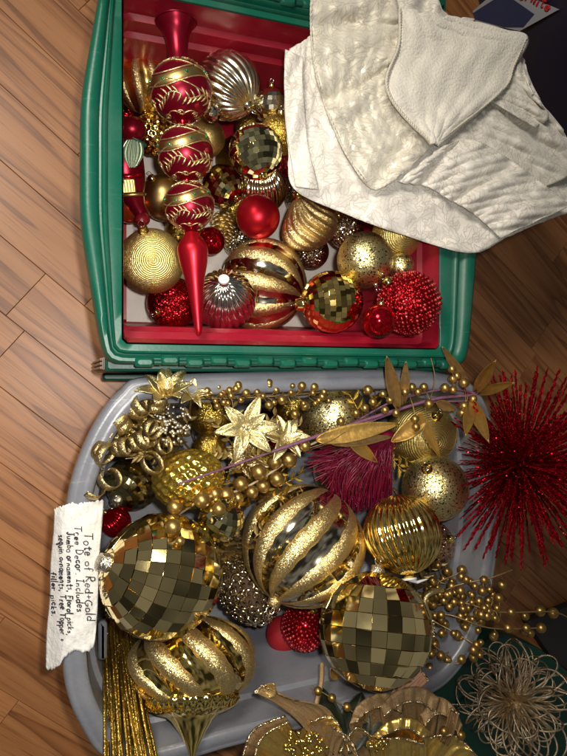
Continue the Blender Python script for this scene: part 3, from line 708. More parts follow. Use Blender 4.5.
o, r = orn('ribbed_ornament', 'silver ribbed ball with pale cap beside the finial spike', 225, 300, 31, (.05, .42, .86)); body_ribbed(o, r, SILVER, 26, .07); cap(o, r, SILVER, .9, wire=False)
MB().tube([(0, 0, r*1.10), (0, 0, r*1.17)], r*.17, 20).build('white_stopper', WHITEP, o)

# red glass figure at the left wall
f0, f1 = P(130, 128, .165), P(141, 222, .135)
ax = (f1-f0); LN = ax.length; o = thing('figure_ornament', 'red glass figure ornament with pale green ribbed beard and gold buckle', 'ornament', f0, q_to(ax, -1.0))
prof_f = [(0, .06), (.05, .14), (.16, .20), (.30, .23), (.45, .245), (.58, .225), (.68, .17), (.80, .125), (.90, .10), (.97, .085), (1.0, .03)]
n = 36; fdir = (q_to(ax, -1.0).inverted() @ (-ray(136, 175))).normalized(); fdir.z = 0; fdir.normalize(); fs = Vector((0, 0, 1)).cross(fdir)
rows = [[Vector((math.cos(2*PI*j/n)*w_*LN*.92, math.sin(2*PI*j/n)*w_*LN*.8, t*LN)) + fs*(LN*.09*math.sin(PI*min(1, t*1.1)) - LN*.05*max(0, t-.85)*6) for j in range(n)] for t, w_ in prof_f]
mb = MB(); mb.grid(rows, cv=True); mb.fan(rows[0], flip=True); mb.fan(rows[-1]); fb = mb.build('body', BURG, o)
fdir = (q_to(ax, -1.0).inverted() @ (-ray(136, 175))).normalized(); fdir.z = 0; fdir.normalize(); fs = Vector((0, 0, 1)).cross(fdir)
def onfig(s, t, lift): return fdir*(LN*.19*lift) + fs*(LN*(s + .09*math.sin(PI*min(1, t*1.1)))) + Vector((0, 0, t*LN))
mb = MB(); rows = []
for i in range(11):
    u = i/10; wv = .13*math.sin(PI*(.15+.75*u))
    rows.append([onfig(wv*v-.06, .12+.30*u, 1.02+.22*(1-v*v)+.03*math.cos(v*22)) for v in np.linspace(-1, 1, 33)])
mb.grid(rows, flip=True); mb.grid([[onfig(.13*math.sin(PI*(.15+.75*i/10))*v-.06, .12+.030*i, .9) for v in (-1, 1)] for i in range(11)]); mb.build('beard', SILVG, o)
mb = MB(); mb.ball(onfig(-.03, .03, .8), LN*.15, 10, 16, sc=(1, 1, .9)); mb.build('head', BURG, o)
mb = MB(); mb.tube(cr([onfig(-.12, -.02, .9), onfig(.06, .02, 1.15), onfig(.17, .16, 1.1), onfig(.19, .34, 1.0), onfig(.15, .48, .95)], 5), [LN*.05]*8+[LN*.065]*8+[LN*.05]*5, 9); mb.build('arm', BURG, o)
mb = MB(); mb.tube([onfig(-.2, .20, .8), onfig(-.06, .12, 1.25), onfig(.14, .05, .9)], LN*.022, 7); mb.build('hat_band', GREEND, o)
mb = MB(); mb.tube([onfig(-.16, .50, 1.08), onfig(0, .51, 1.32), onfig(.16, .50, 1.08)], LN*.028, 8); mb.build('belt', REDG, o)
R3 = Matrix((fs, Vector((0, 0, 1)), fdir)).transposed()
mb = MB(); mb.box(onfig(.02, .61, 1.28), (LN*.17, LN*.15, LN*.05), bev=LN*.012, M=R3); mb.build('buckle', BEAD, o, .6)
for i in range(5):
    mb = MB(); mb.box(onfig(.02-.06+.03*i, .61, 1.44), (LN*.012, LN*.12, LN*.012), bev=LN*.003, M=R3); mb.build('buckle_bar', BRONZE, o, .6)
mb = MB(); mb.tube([onfig(.13*math.cos(a), .70, .55+.55*math.sin(a)) for a in np.linspace(-.3, PI+.3, 14)], LN*.022, 7); mb.build('coat_hem', SATIN, o)
mb = MB(); mb.ball(onfig(-.02, .97, .55), LN*.085, 8, 12, sc=(1.3, 1, .9)); mb.build('boot', DARKRED, o)
for k in range(3): MB().ball(onfig(.10, .22+.10*k, 1.28), LN*.018, 6, 8).build('button', GOLDY, o)
PLACED.append(((f0+f1)/2, LN*.2))

# the long red finial lying over everything
A = P(176, 22, .255); B = P(199, 336, .264); ax = B-A; LN = ax.length
fq = q_to(ax, .6); o = thing('finial_topper', 'long red glass finial with three gold-painted balls and pointed spike', 'tree topper', A, fq)
def fl_at(px, py):
    k = ((px-176)*23 + (py-22)*314)/(23*23+314*314); return k*LN
def lathe(name, prof, mat, nv=48):
    rows = [[Vector((math.cos(2*PI*j/nv)*rr, math.sin(2*PI*j/nv)*rr, z)) for j in range(nv)] for rr, z in prof]
    mb = MB(); mb.grid(rows, cv=True); mb.fan(rows[0], flip=True); mb.fan(rows[-1]); return mb.build(name, mat, o)
U = LN/314.8                                        # metres per pixel along the finial
fball = [(92-22, 30.5), (154-22, 27.5), (206.5-22, 24.5)]
tp = cr([(20.5, 0), (18.5, 3), (14, 10), (11, 20), (10, 32), (11, 42)], 5)
lathe('trumpet', [(p.x*U, p.y*U) for p in tp], BURG)
mb = MB(); mb.tube([Vector((math.cos(a)*20.3*U, math.sin(a)*20.3*U, .3*U)) for a in np.linspace(0, 2*PI, 49)], .9*U, 6); mb.build('trumpet_lip', BURG, o)
for (zc, rr) in fball:
    bo = revolve(lambda t, p: sph(t, p, rr*U) + Vector((0, 0, zc*U)), 40, 64).build('ball', BURG, o)
    # painted gold wavy band, outlines, sprigs and stones are low relief on the ball
    def onb(th, ph, l=1.012): return sph(th, ph, rr*U*l) + Vector((0, 0, zc*U))
    def wave(ph): return .20*math.sin(2*ph+1.2)
    tA = PI*.57
    rows = [[onb(tA+wave(ph)+s, ph, 1.010 if abs(s) < .17 else .99) for s in np.linspace(-.19, .19, 7)] for ph in np.linspace(0, 2*PI, 73)[:-1]]
    MB().grid(rows, cu=True).build('gold_band', SATIN, bo)
    line = MB()
    for s in (-.21, .21): line.tube([onb(tA+wave(ph)+s, ph) for ph in np.linspace(0, 2*PI, 73)], rr*U*.026, 5)
    for s, am in ((-.40, .16), (.40, .16)): line.tube([onb(tA+s+am*math.sin(2*ph+PI+1.2), ph) for ph in np.linspace(0, 2*PI, 73)], rr*U*.022, 5)
    for (tb, am, nl, ln) in ((PI*.34, .10, 62, .21), (PI*.80, .08, 40, .19)):          # a leafy vine each side of the band
        vine = lambda ph: tb + am*math.sin(5*ph)
        for k in range(5):
            p0 = 2*PI*k/5; line.tube([onb(vine(p0+1.0*u), p0+1.0*u) for u in np.linspace(0, 1, 14)], rr*U*.024, 5)
        for k in range(nl):
            ph = 2*PI*(k+.5)/nl
            if (ph*5/(2*PI)) % 1 > .85: continue
            sg = 1 if k % 2 else -1; line.tube([onb(vine(ph)+sg*u*ln, ph+u*.13*(1+u)/max(.3, math.sin(tb))*.6) for u in (0, .35, .7, 1)], [rr*U*.018, rr*U*.040, rr*U*.030, rr*U*.008], 5)
    line.tube([onb(PI*.13+.20*abs(math.sin(2.5*ph)), ph) for ph in np.linspace(0, 2*PI, 90)], rr*U*.018, 5)
    for k in range(6):                                                                  # scrolled loops by the neck
        ph = 2*PI*(k+.3)/6
        line.tube([onb(PI*.16+.10*math.sin(a)*(1-a/11), ph+.26*math.cos(a)*(1-a/11)) for a in np.linspace(0, 8, 24)], rr*U*.020, 5)
    line.build('gold_scrollwork', G_PALE, bo)
    for k in range(8):
        ph = 2*PI*k/8+.25; MB().ball(onb(tA+wave(ph), ph, 1.02), rr*U*.055, 6, 8).build('green_stone', GEM, bo)
for z0, z1, r0 in ((98, 107, 7), (158, 162, 7.5), (207, 216, 7)):
    lathe('neck', [(r0*1.3*U, (z0-4)*U), (r0*U, z0*U), (r0*.95*U, z1*U), (r0*1.3*U, (z1+4)*U)], REDG, 32)
sp = cr([(6, 206), (7, 212), (13.5, 222), (15.5, 229), (14, 240), (10, 258), (7, 276), (5, 296), (3.5, 310), (1.2, 314.5)], 5)
lathe('spike', [(p.x*U, p.y*U) for p in sp], REDM)

# ================================================================== grey tote ornaments, lowest first
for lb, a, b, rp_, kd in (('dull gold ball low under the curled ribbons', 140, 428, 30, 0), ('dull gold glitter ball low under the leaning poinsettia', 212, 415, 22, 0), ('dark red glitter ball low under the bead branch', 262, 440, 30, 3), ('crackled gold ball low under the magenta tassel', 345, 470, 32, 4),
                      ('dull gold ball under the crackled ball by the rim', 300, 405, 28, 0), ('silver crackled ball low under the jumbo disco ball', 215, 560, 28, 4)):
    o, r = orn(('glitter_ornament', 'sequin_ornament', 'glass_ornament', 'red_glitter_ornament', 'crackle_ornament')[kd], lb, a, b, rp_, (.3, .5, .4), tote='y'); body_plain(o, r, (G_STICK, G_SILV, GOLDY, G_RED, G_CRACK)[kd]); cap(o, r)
o, r = orn('ribbed_ornament', 'small shiny red ribbed ball against the grey tote wall beside the paper note', 116, 522, 15, (-.5, .6, .3), tote='y'); body_ribbed(o, r, REDG, 22, .06); cap(o, r)
o, r = orn('paisley_ornament', 'dark red ornament with gold scroll relief beside the paper note', 119, 626, 18, (-.3, .6, .5), tote='y'); body_plain(o, r, DARKRED)
mb = MB(); rg = random.Random(3)
for v in fib(26):
    q = q_to(v, rg.uniform(0, 6)); s0 = rg.uniform(.14, .22)
    mb.tube([(v*r*1.01 + (q @ Vector((math.cos(s*7)*s0*(1-.8*s), math.sin(s*7)*s0*(1-.8*s), 0)))*r).normalized()*r*1.02 for s in np.linspace(0, 1, 14)], r*.028, 5)
mb.build('gold_scrollwork', G_GOLD, o); cap(o, r)
o, r = orn('matte_red_ornament', 'plain matte red ball lying low between the silver curl ornament and red beads', 284, 634, 18, (-.3, -.5, .3), tote='y'); body_plain(o, r, plain('red_flock', (.30, .004, .012), 0, .7)); cap(o, r)
o, r = orn('beaded_ornament', 'red beaded ball low under the jumbo striped gold ball', 305, 626, 24, (.2, .5, .3), tote='y'); body_beads(o, r, REDG, [REDB, PALEB], 380, .06); cap(o, r)
o, r = orn('sequin_ornament', 'pinkish gold sequin ball behind the ribbed gold ball', 428, 545, 26, (.5, .3, .5), tote='y'); body_comb(o, r, glitter('rose_sequin', (.35, .2, .12), (.8, .55, .38), 450, 1.1, .2), 140, a=.05); cap(o, r)
o, r = orn('glass_ornament', 'small dark gold ball under the poinsettia flowers', 210, 447, 16, (.3, .5, .4), tote='y'); body_plain(o, r, G_STICK); cap(o, r)
o, r = orn('glitter_ornament', 'dull gold glitter ball hidden beneath the bead branch', 262, 470, 26, (.3, .5, .4), tote='y'); body_plain(o, r, G_STICK); cap(o, r)
o, r = orn('curl_ornament', 'silver gold openwork ornament of tiny metal curls between jumbo balls', 248, 590, 35, (-.55, .75, .2), tote='y'); body_curls(o, r, CHAMP, WOODB, 230, (.85, .85, 1.15)); cap(o, r)
o, r = orn('mirror_ornament', 'green gold faceted ball below the curly ribbons', 133, 483, 27, (-.35, -.45, .75), tote='y'); body_facet(o, r, GREENGOLD, 12); cap(o, r, G_WHITE, 1.3)
o, r = orn('honeycomb_ornament', 'yellow gold oval ornament with honeycomb dimples under the purple stem end', 188, 479, 33, (.95, .2, .2), tote='y'); body_comb(o, r, plain('yellow_gold_lacquer', (.88, .64, .12), .95, .17), 170, (.92, .92, 1.14), .075); cap(o, r)
o, r = orn('mirror_ornament', 'small faceted mirror ball under the bead branch beside the jumbo disco ball', 221, 519, 23, (.4, .6, .3), tote='y'); body_facet(o, r, GREENGOLD, 9); cap(o, r)
o, r = orn('crackle_ornament', 'crackled gold ball between the poinsettias and the magenta tassel', 333, 416, 35, (.2, .7, .3), tote='y'); body_plain(o, r, G_CRACK); cap(o, r)
o, r = orn('ring_ornament', 'gold ball with fine ridges and wavy wire under the gold leaves', 421, 434, 34, (.25, .55, .75), tote='y'); body_rings(o, r, G_RING, 28, a=.010); cap(o, r)
wr = MB()
for k in range(3): wr.tube([sph(1.0+.35*k*.4+.10*math.sin(p*5+k), p, r*1.025) for p in np.linspace(-2.6+k, .6+k, 50)], r*.012, 5)
wr.build('wavy_wire', BRONZE, o)
o, r = orn('crackle_ornament', 'crackled gold glitter ball beside the red tinsel burst', 435, 488, 33, (-.3, .5, .5), tote='y'); body_plain(o, r, G_CRACK); cap(o, r)
o, r = orn('ribbed_ornament', 'shiny ribbed gold ball with white stopper above the square-faceted jumbo ball', 402, 534, 39, (.10, -.93, .30), tote='y'); body_ribbed(o, r, GOLD, 30, .055, .15); cap(o, r, GOLD, .8, wire=False)
MB().tube([(0, 0, r*1.08), (0, 0, r*1.13), (0, 0, r*1.135)], [r*.19, r*.20, r*.17], 24).build('white_stopper', WHITEP, o)
MB().tube([(r*.0, 0, r*1.12), (r*.22, 0, r*1.2), (r*.5, .0, r*1.16)], [r*.05, r*.045, r*.02], 6).build('white_hanger', WHITEP, o)
# onion shaped swirl ornament with pointed tip
c, r = drop(193, 662, 60, 'y'); o = thing('onion_ornament', 'jumbo gold swirled onion ornament with fluted collar and pointed tip', 'ornament', c, q_to(camdir(.06, -.86, .45), .3))
def onion2(t): return (math.sin(t)*(1.0 if t > PI/2 else 1.0), math.cos(t)*.72)
body_swirl(o, r, GOLD, G_GOLD, 8, 2.2, .29, onion2, .05, .3)
rows = []; n = 96
for rr, z in ((.66, .42), (.74, .50), (.75, .58), (.68, .68), (.54, .75), (.36, .80)):
    rows.append([Vector((math.cos(2*PI*j/n)*rr*(1+.035*math.cos(j*PI/2)), math.sin(2*PI*j/n)*rr*(1+.035*math.cos(j*PI/2)), z))*r for j in range(n)])
MB().grid(rows, cv=True).build('fluted_collar', GOLD, o)
n = 40; rows = [[Vector((math.cos(2*PI*j/n)*rr, math.sin(2*PI*j/n)*rr, z))*r for j in range(n)] for rr, z in ((.44, .77), (.34, .85), (.21, 1.02), (.10, 1.2), (.04, 1.34), (.02, 1.38))]
mb = MB(); mb.grid(rows, cv=True); mb.fan(rows[-1]); mb.build('pointed_tip', GOLD, o)
MB().tube([(0, 0, r*1.40), (r*.02, 0, r*1.55), (r*.01, .01*r, r*1.75)], r*.022, 6).build('hanging_wire', BRONZE, o)
o, r = orn('swirl_ornament', 'jumbo gold ball with wide glitter bands in the middle of the grey tote', 303, 545, 59, (-.42, -.72, .35), spin=.25, tote='y'); body_swirl(o, r, CHAMP, G_GOLD, 11, -.9, .29, flute=.035); cap(o, r, G_GOLD, .7)
o, r = orn('jumbo_mirror_ornament', 'jumbo gold disco ball with tilted mirror tiles next to the paper note', 162, 575, 60, (-.78, .36, .52), spin=.2, tote='y'); body_tiles(o, r, TILE, 14, .075, GOLD); cap(o, r, G_WHITE, .9, wire=False)
o, r = orn('jumbo_mirror_ornament', 'jumbo gold disco ball with upright square mirror tiles beside the berry spray', 375, 629, 55, (.10, .93, -.34), spin=.1, tote='y'); body_tiles(o, r, TILE, 12, .075, GOLD); cap(o, r, G_WHITE, .8)

# ================================================================== folded tree skirt over the far corner of the green tote
def resample(pts, n):
    q = cr([Vector((a, b, 0)) for a, b in pts], 10); L = [0]
    for i in range(1, len(q)): L.append(L[-1] + (q[i]-q[i-1]).length)
    out = []
    for k in range(n):
        t = L[-1]*k/(n-1); i = max(1, min(len(q)-1, int(np.searchsorted(L, t)))); u = (t-L[i-1])/max(1e-9, L[i]-L[i-1])
        out.append(q[i-1].lerp(q[i], u))
    return out
SKL = P(430, 120, .29)
sk = thing('tree_skirt', 'ivory brocade tree skirt with ruffles folded over the green tote', 'tree skirt', SKL)
def ruled(name, A, B, nt, ns, zf, mat, th=.0018, wob=0.0):
    a = resample(A, nt); b = resample(B, nt); rows = []
    for i in range(nt):
        t = i/(nt-1); row = []
        for j in range(ns):
            s = j/(ns-1); p = a[i].lerp(b[i], s)
            p = p + Vector((math.sin(t*31+s*5), math.cos(t*27-s*4), 0))*wob*(1-s)
            row.append(P(p.x, p.y, zf(t, s)))
        rows.append(row)
    nrm = (rows[1][0]-rows[0][0]).cross(rows[0][1]-rows[0][0]).z
    o = MB().grid(rows, flip=nrm < 0).build(name, mat, sk, world=True)
    md = o.modifiers.new('cloth_thickness', 'SOLIDIFY'); md.thickness = th; md.offset = -1
    return o
def cordline(name, pts, z, r=.0017, lift=0.0):
    q = resample(pts, 150); mb = MB()
    for ph in (0, PI):
        c = []
        for i, p in enumerate(q):
            w_ = P(p.x, p.y, (z(i/149) if callable(z) else z) + lift); a = i*1.1+ph
            c.append(w_ + Vector((math.cos(a), math.sin(a*1.0)*.6, math.sin(a)))*r*.55)
        mb.tube(c, r*.75, 5)
    return mb.build(name, CORD, sk, world=True)
def nz(x, y):
    return math.sin(x*7.3+y*3.1+1.7)*.5 + math.sin(x*15.1-y*9.7)*.3 + math.sin(x*4.2+y*19.0+.6)*.2
def crease(x): return 1 - 2*abs(math.sin(x))**.7            # soft rounded ridges between sharp valleys
zb = lambda t, s: .3000 + .006*nz(t*2, s) + .0025*nz(t*6+3, s*3) - .0022*crease(t*23+s*4+math.sin(s*7))*max(0, s-.25) + .0016*nz(t*17, s*11) + .005*math.sin(t*46)*(1-s)*max(0, .25-t)*4 - .010*(1-s)**2*(1 if t < .45 else .3) + .010*max(0, t-.72)*math.sin(s*9+t*20)
ruled('lower_fold', [(287, 52), (285, 90), (288, 150), (294, 189), (345, 214), (400, 234), (468, 253), (505, 238), (540, 223), (567, 213), (610, 196)],
      [(320, 30), (340, 60), (360, 85), (380, 100), (400, 105), (420, 105), (440, 100), (470, 95), (505, 110), (545, 140), (612, 170)], 240, 40, zb, BROC)
ruled('flap', [(286, 50), (284, 85), (288, 140), (296, 187)], [(303, 58), (303, 95), (308, 145), (318, 190)], 70, 14, lambda t, s: .307 + .004*math.sin(t*12+s*5) - .006*(1-s)**2, BROC)
def gather(t, k, s): return .0016*math.sin(t*k + 2*math.sin(t*17))*math.exp(-s*3.2) + .0010*math.sin(t*k*.61+1)*math.exp(-s*1.6)
PL = [(.07, .7), (.24, 1.0), (.34, .5), (.50, 1.0), (.66, .8), (.76, .5), (.88, .9)]
def pleats(t, s, d):                                 # uneven pleats: narrow valleys of different depth and reach
    h = 0
    for k, (c, a) in enumerate(PL):
        x = (t - c - .03*math.sin(s*3+k*2))/(.020+.034*s+.008*(k % 3)); h -= a*math.exp(-x*x)*min(1, (.35+.65*s)*(1.2 if k % 2 else .9))
        x2 = (t - c - .06 - .02*s)/(.036+.015*s); h += .55*a*math.exp(-x2*x2)*(.3+.7*s)
    return d*h
zr1 = lambda t, s: .314 + pleats(t, 1-s, .0105) + gather(t, 150, (1-s)*2.2)*.4 + .0035*nz(t*4, s*2) + .0004*nz(t*21, s*9)
H1 = [(313, -25), (311, 20), (314, 60), (322, 95), (335, 130), (350, 160), (372, 188), (393, 181)]
S1 = [(390, -25), (398, 15), (398, 45), (386, 75), (388, 95), (400, 115), (420, 132), (434, 144)]
ruled('ruffle', H1, S1, 260, 44, zr1, BROCS, wob=1.3)
cordline('hem_cord', H1, lambda t: zr1(t, 0), .0015, .001)
zr2 = lambda t, s: .316 + pleats(.95-t*.9, s, .011) + gather(t, 100, s*2.2)*.4 + .003*nz(t*5, s*2) - .004*s*s
ruled('ruffle', [(440, 150), (462, 130), (485, 108), (500, 88), (512, 62), (520, 45)], [(500, 195), (535, 190), (572, 172), (568, 140), (548, 112), (530, 88)], 200, 40, zr2, BROC)
zr3 = lambda t, s: .3085 + .018*min(1, s*1.6)**.8 + pleats(.1+t*.8, s, .011) + gather(t, 100, s*2.2)*.4 + .003*nz(t*5+2, s*2)
S3 = [(398, 182), (425, 186), (450, 200), (474, 214), (500, 238)]; H3 = [(440, 148), (470, 140), (503, 156), (537, 180), (570, 206)]
ruled('ruffle', S3, H3, 200, 40, zr3, BROC)
cordline('hem_cord', H3, lambda t: zr3(t, 1), .0012, .001)
zr4 = lambda t, s: .322 + .008*math.sin(t*2*PI*3+s*2)*s + .003*nz(t*3, s)
ruled('ruffle', [(488, 100), (505, 84), (520, 60)], [(535, 128), (548, 116), (532, 92)], 60, 20, zr4, BROC)
ruled('upper_fold', [(393, -30), (400, 12), (425, 18), (470, 28)], [(430, -40), (438, 0), (446, 14), (474, 20)], 60, 16, lambda t, s: .306+.006*math.sin(t*17+s*6), BROC)
PA = [(400, 9), (399, 45), (387, 77), (391, 98), (408, 120), (432, 143)]; PB = [(462, 21), (500, 31), (526, 39), (514, 66), (501, 92), (436, 144)]
zp_ = lambda t, s: .330 + .0035*nz(t*2, s*2+1) - .004*(2*s-1)**4
ruled('plush_center', PA, PB, 120, 50, zp_, PLUSH, .004)
cordline('seam_cord', PA, .332, .0019); cordline('seam_cord', PB[2:], .3305, .0016)

# ================================================================== picks and sprays
def leaf(parent, base, tip, wpx, z0, z1, mat, fold=.15, curl=.0, name='leaf', nl=18, nw=9, point=1.0, th=.0008, bend=0.0, wave=0.0, ribs=0, ribamp=.0):
    b = P(*base, z0); t = P(*tip, z1); ax = t-b; L = ax.length
    view = (CAM-(b+t)/2).normalized(); sd = ax.cross(view).normalized(); up = sd.cross(ax).normalized()
    W = wpx/FPX*((b-CAM).dot(FWD)); rows = []
    for i in range(nl+1):
        u = i/nl; wv = W/2*(math.sin(PI*min(1, u**.8*.97+.03))**.75)*(1 if point == 1 else (1-u*.15))
        row = []
        for j in range(nw):
            v = -1+2*j/(nw-1)
            h = fold*W*abs(v)**1.4 + curl*L*u*u + wave*W*math.sin(u*9+v*3)*abs(v) + ribamp*W*math.sin(v*ribs)
            row.append(b + ax*u + sd*(v*wv + bend*L*math.sin(PI*u)) + up*h)
        rows.append(row)
    o = MB().grid(rows).build(name, mat, parent, world=True)
    md = o.modifiers.new('thickness', 'SOLIDIFY'); md.thickness = th; md.offset = 0
    return o
berry_me = MB().ball((0, 0, 0), 1.0, 10, 14).mesh('berry', BEAD)
def berry(parent, p, rpx, me=None, name='berry'):
    s = (p-CAM).dot(FWD); o = put(name, me or berry_me, parent, p-parent.location, Quaternion((random.random()-.5, random.random()-.5, random.random()-.5, 1)).normalized())
    o.scale = (rpx*s/FPX,)*3; return o
def ontop(px, py, z, lift=.006):                      # at level z, or on top of what lies there
    q = surf(px, py, lift); return q if q.z > z else P(px, py, z)
def stem(parent, pts, r, mat=BRONZE, name='stem', n=6): return MB().tube(cr(pts, 6), r, n).build(name, mat, parent, world=True)
def zat(px, py, lift, zmin=.0, zmax=9):
    p = surf(px, py, lift); z = min(zmax, max(zmin, p.z)); return P(px, py, z)

# curly glitter ribbons
loc = P(130, 440, .2); o = thing('ribbon_pick', 'pick of curled brown gold glitter ribbons in the grey tote corner', 'floral pick', loc)
def curl(cpx, rpx, turns, wpx, axis, z, ph=0.0, grow=0.0):
    z += .022; c = P(*cpx, z); s = (c-CAM).dot(FWD)/FPX; axis = (axis[0]*1.1, axis[1]*1.1, axis[2]*.55+.1); q = q_to(camdir(*axis), ph); rows = []; wpx *= .78
    n = int(turns*22)
    for i in range(n+1):
        u = i/n; a = u*turns*2*PI; R = rpx*s*(1+grow*(u-.5)); hgt = (u-.5)*wpx*s*.9*turns
        rows.append([c + q @ Vector((math.cos(a)*R, math.sin(a)*R, hgt + v*wpx*s*.5)) for v in (-1, 0, 1)])
    ob = MB().grid(rows).build('ribbon_curl', G_CURL, o, world=True)
    md = ob.modifiers.new('thickness', 'SOLIDIFY'); md.thickness = .0008
for a in [((104, 453), 11, 1.7, 11, (.85, -.45, .75), .245, 0, .3), ((111, 479), 10, 1.0, 10, (.75, .55, .7), .242, 2.2, -.3), ((93, 489), 10, .42, 10, (.7, .6, .6), .246, 3.6, .2),
          ((123, 447), 9, 1.7, 12, (.95, .1, .5), .24, 1, .1), ((140, 441), 9, 1.9, 13, (.9, .4, .4), .235, .4, .1), ((138, 408), 11, 1.7, 13, (.85, .5, .5), .235, 0, .2),
          ((122, 424), 9, 1.8, 11, (-.5, .85, .5), .235, 2, .2), ((157, 404), 9, 1.7, 11, (.3, .9, .5), .23, 1, .2), ((151, 428), 9, 1.8, 10, (.8, -.3, .6), .23, 3, .3),
          ((111, 434), 8, 1.4, 10, (.8, -.5, .7), .232, 1, 0), ((152, 464), 11, 1.2, 8, (.75, .6, .6), .235, 1, .2), ((163, 446), 8, 1.2, 8, (.8, .3, .6), .225, 0, .1)]:
    curl(*a)
for k in range(7):
    a = P(165+k*3, 470-k*4, .17); b = P(random.uniform(100, 160), random.uniform(405, 470), .225)
    stem(o, [a, (a+b)/2+Vector((0, 0, .02)), b], .0009, G_CURL)
stem(o, [P(170, 470, .17), P(190, 490, .11), P(215, 480, .06)], .0015)

# white glitter berries
loc = P(172, 425, .235); o = thing('glitter_berry_pick', 'cluster of tiny white gold glitter berries beside the curled ribbons', 'floral pick', loc)
wm = MB().ball((0, 0, 0), 1.0, 5, 8).mesh('berry', G_WHITE); rg = random.Random(9)
mb = MB()
for i in range(95):
    a, q = rg.uniform(0, 6.28), math.sqrt(rg.random()); p = P(172+math.cos(a)*20*q, 425+math.sin(a)*19*q, .232+.030*(1-q*q)*rg.uniform(.5, 1)+.004)
    berry(o, p, rg.uniform(1.5, 2.3), wm)
    mb.tube([P(175, 432, .19), p], .0005, 4)
mb.build('stems', G_CURL, o, world=True); stem(o, [P(175, 432, .20), P(190, 450, .15), P(205, 470, .10)], .0015)

# poinsettias
def poinsettia(label, cx, cy, R, z, axis, tiers, mat, stemto):
    c = P(cx, cy, z); s = (c-CAM).dot(FWD)/FPX; q = q_to(camdir(*axis), random.uniform(0, 6)); rg = random.Random(cx)
    o = thing('poinsettia_pick', label, 'floral pick', c)
    for (n, k, el, off) in tiers:
        for i in range(n):
            a = 2*PI*(i+off+rg.uniform(-.12, .12))/n; L = R*s*k*rg.uniform(.85, 1.08); W = L*.46; e = el+rg.uniform(-.12, .12); rows = []
            for j in range(13):
                u = j/12; wv = W/2*math.sin(PI*(u**.75)*.98+.02)**.8*(1-.25*u); r_ = L*u
                row = []
                for v in np.linspace(-1, 1, 9):
                    h = r_*math.sin(e) - .22*L*u*u*u + abs(v)*wv*.35 + .05*wv*math.sin(u*26)*abs(v)
                    d = r_*math.cos(e); x_, y_ = d, v*wv
                    row.append(q @ Vector((x_*math.cos(a)-y_*math.sin(a), x_*math.sin(a)+y_*math.cos(a), h)))
                rows.append(row)
            ob = MB().grid(rows).build('petal', mat, o)
            md = ob.modifiers.new('thickness', 'SOLIDIFY'); md.thickness = .0009
    for i in range(9):
        a = i*2.4; d = q @ Vector((math.cos(a)*.06*R*s*math.sqrt(i/2), math.sin(a)*.06*R*s*math.sqrt(i/2), .09*R*s)); b = put('stamen', wm, o, d); b.scale = (R*s*.045,)*3
    e = P(*stemto) - c; MB().tube(cr([Vector((0, 0, 0)), e*.4+Vector((0, 0, -.02)), e], 6), .0013, 6).build('stem', G_CURL, o)
    return o
poinsettia('pale gold glitter poinsettia facing up beside the berry garland', 246, 428, 38, .258, (.1, .1, .95), ((6, 1.0, .22, 0), (5, .72, .5, .3)), G_PALE, (225, 480, .08))
poinsettia('smaller pale gold poinsettia touching the crackled gold ball', 285, 439, 30, .250, (.3, .4, .85), ((6, 1.0, .35, 0), (5, .7, .7, .3)), G_PALE, (265, 480, .08))
poinsettia('dark gold poinsettia leaning over the grey tote rim near the curled ribbons', 166, 398, 40, .268, (.15, .8, .55), ((7, 1.0, .7, 0), (5, .8, 1.1, .3)), G_PALE, (180, 440, .08))
poinsettia('thin gold star flower beside the leaning poinsettia', 191, 395, 26, .262, (.3, .6, .7), ((6, 1.0, .5, 0), (4, .8, .9, .3)), G_PALE, (195, 440, .08))
poinsettia('dull gold poinsettia under the bead branch', 243, 458, 28, .215, (-.3, -.1, .9), ((6, 1.0, .2, 0), (5, .7, .5, .3)), G_CURL, (240, 480, .06))

# small-berry garland along the far rim
loc = P(270, 392, .23); o = thing('berry_garland', 'garland of small matte gold berries along the grey tote far rim', 'garland', loc)
gb = [(208, 392, 4), (223, 393, 4), (231, 396, 3.5), (236, 389, 4.3), (246, 393, 4.6), (257, 392, 3.5), (269, 383, 4.4), (276, 390, 4), (282, 400, 5), (292, 394, 3.6), (302, 386, 4.5), (314, 387, 4.6),
      (269, 405, 4.6), (305, 406, 5), (295, 414, 4.6), (217, 406, 3.4), (228, 403, 3), (263, 396, 3), (287, 384, 3), (241, 400, 3.2)]
main = [P(198, 398, .252), P(235, 398, .255), P(275, 396, .258), P(325, 392, .255)]
stem(o, main, .0012)
gb += [(random.uniform(205, 330), random.uniform(384, 404), random.uniform(2.8, 4.2)) for _ in range(24)]
for (a, b, r_) in gb:
    p = P(a, b, random.uniform(.262, .272)); berry(o, p, r_); stem(o, [P(a-7, 397, .256), (P(a-7, 397, .256)+p)/2+Vector((0, 0, .003)), p], .0006)
o.location = o.location
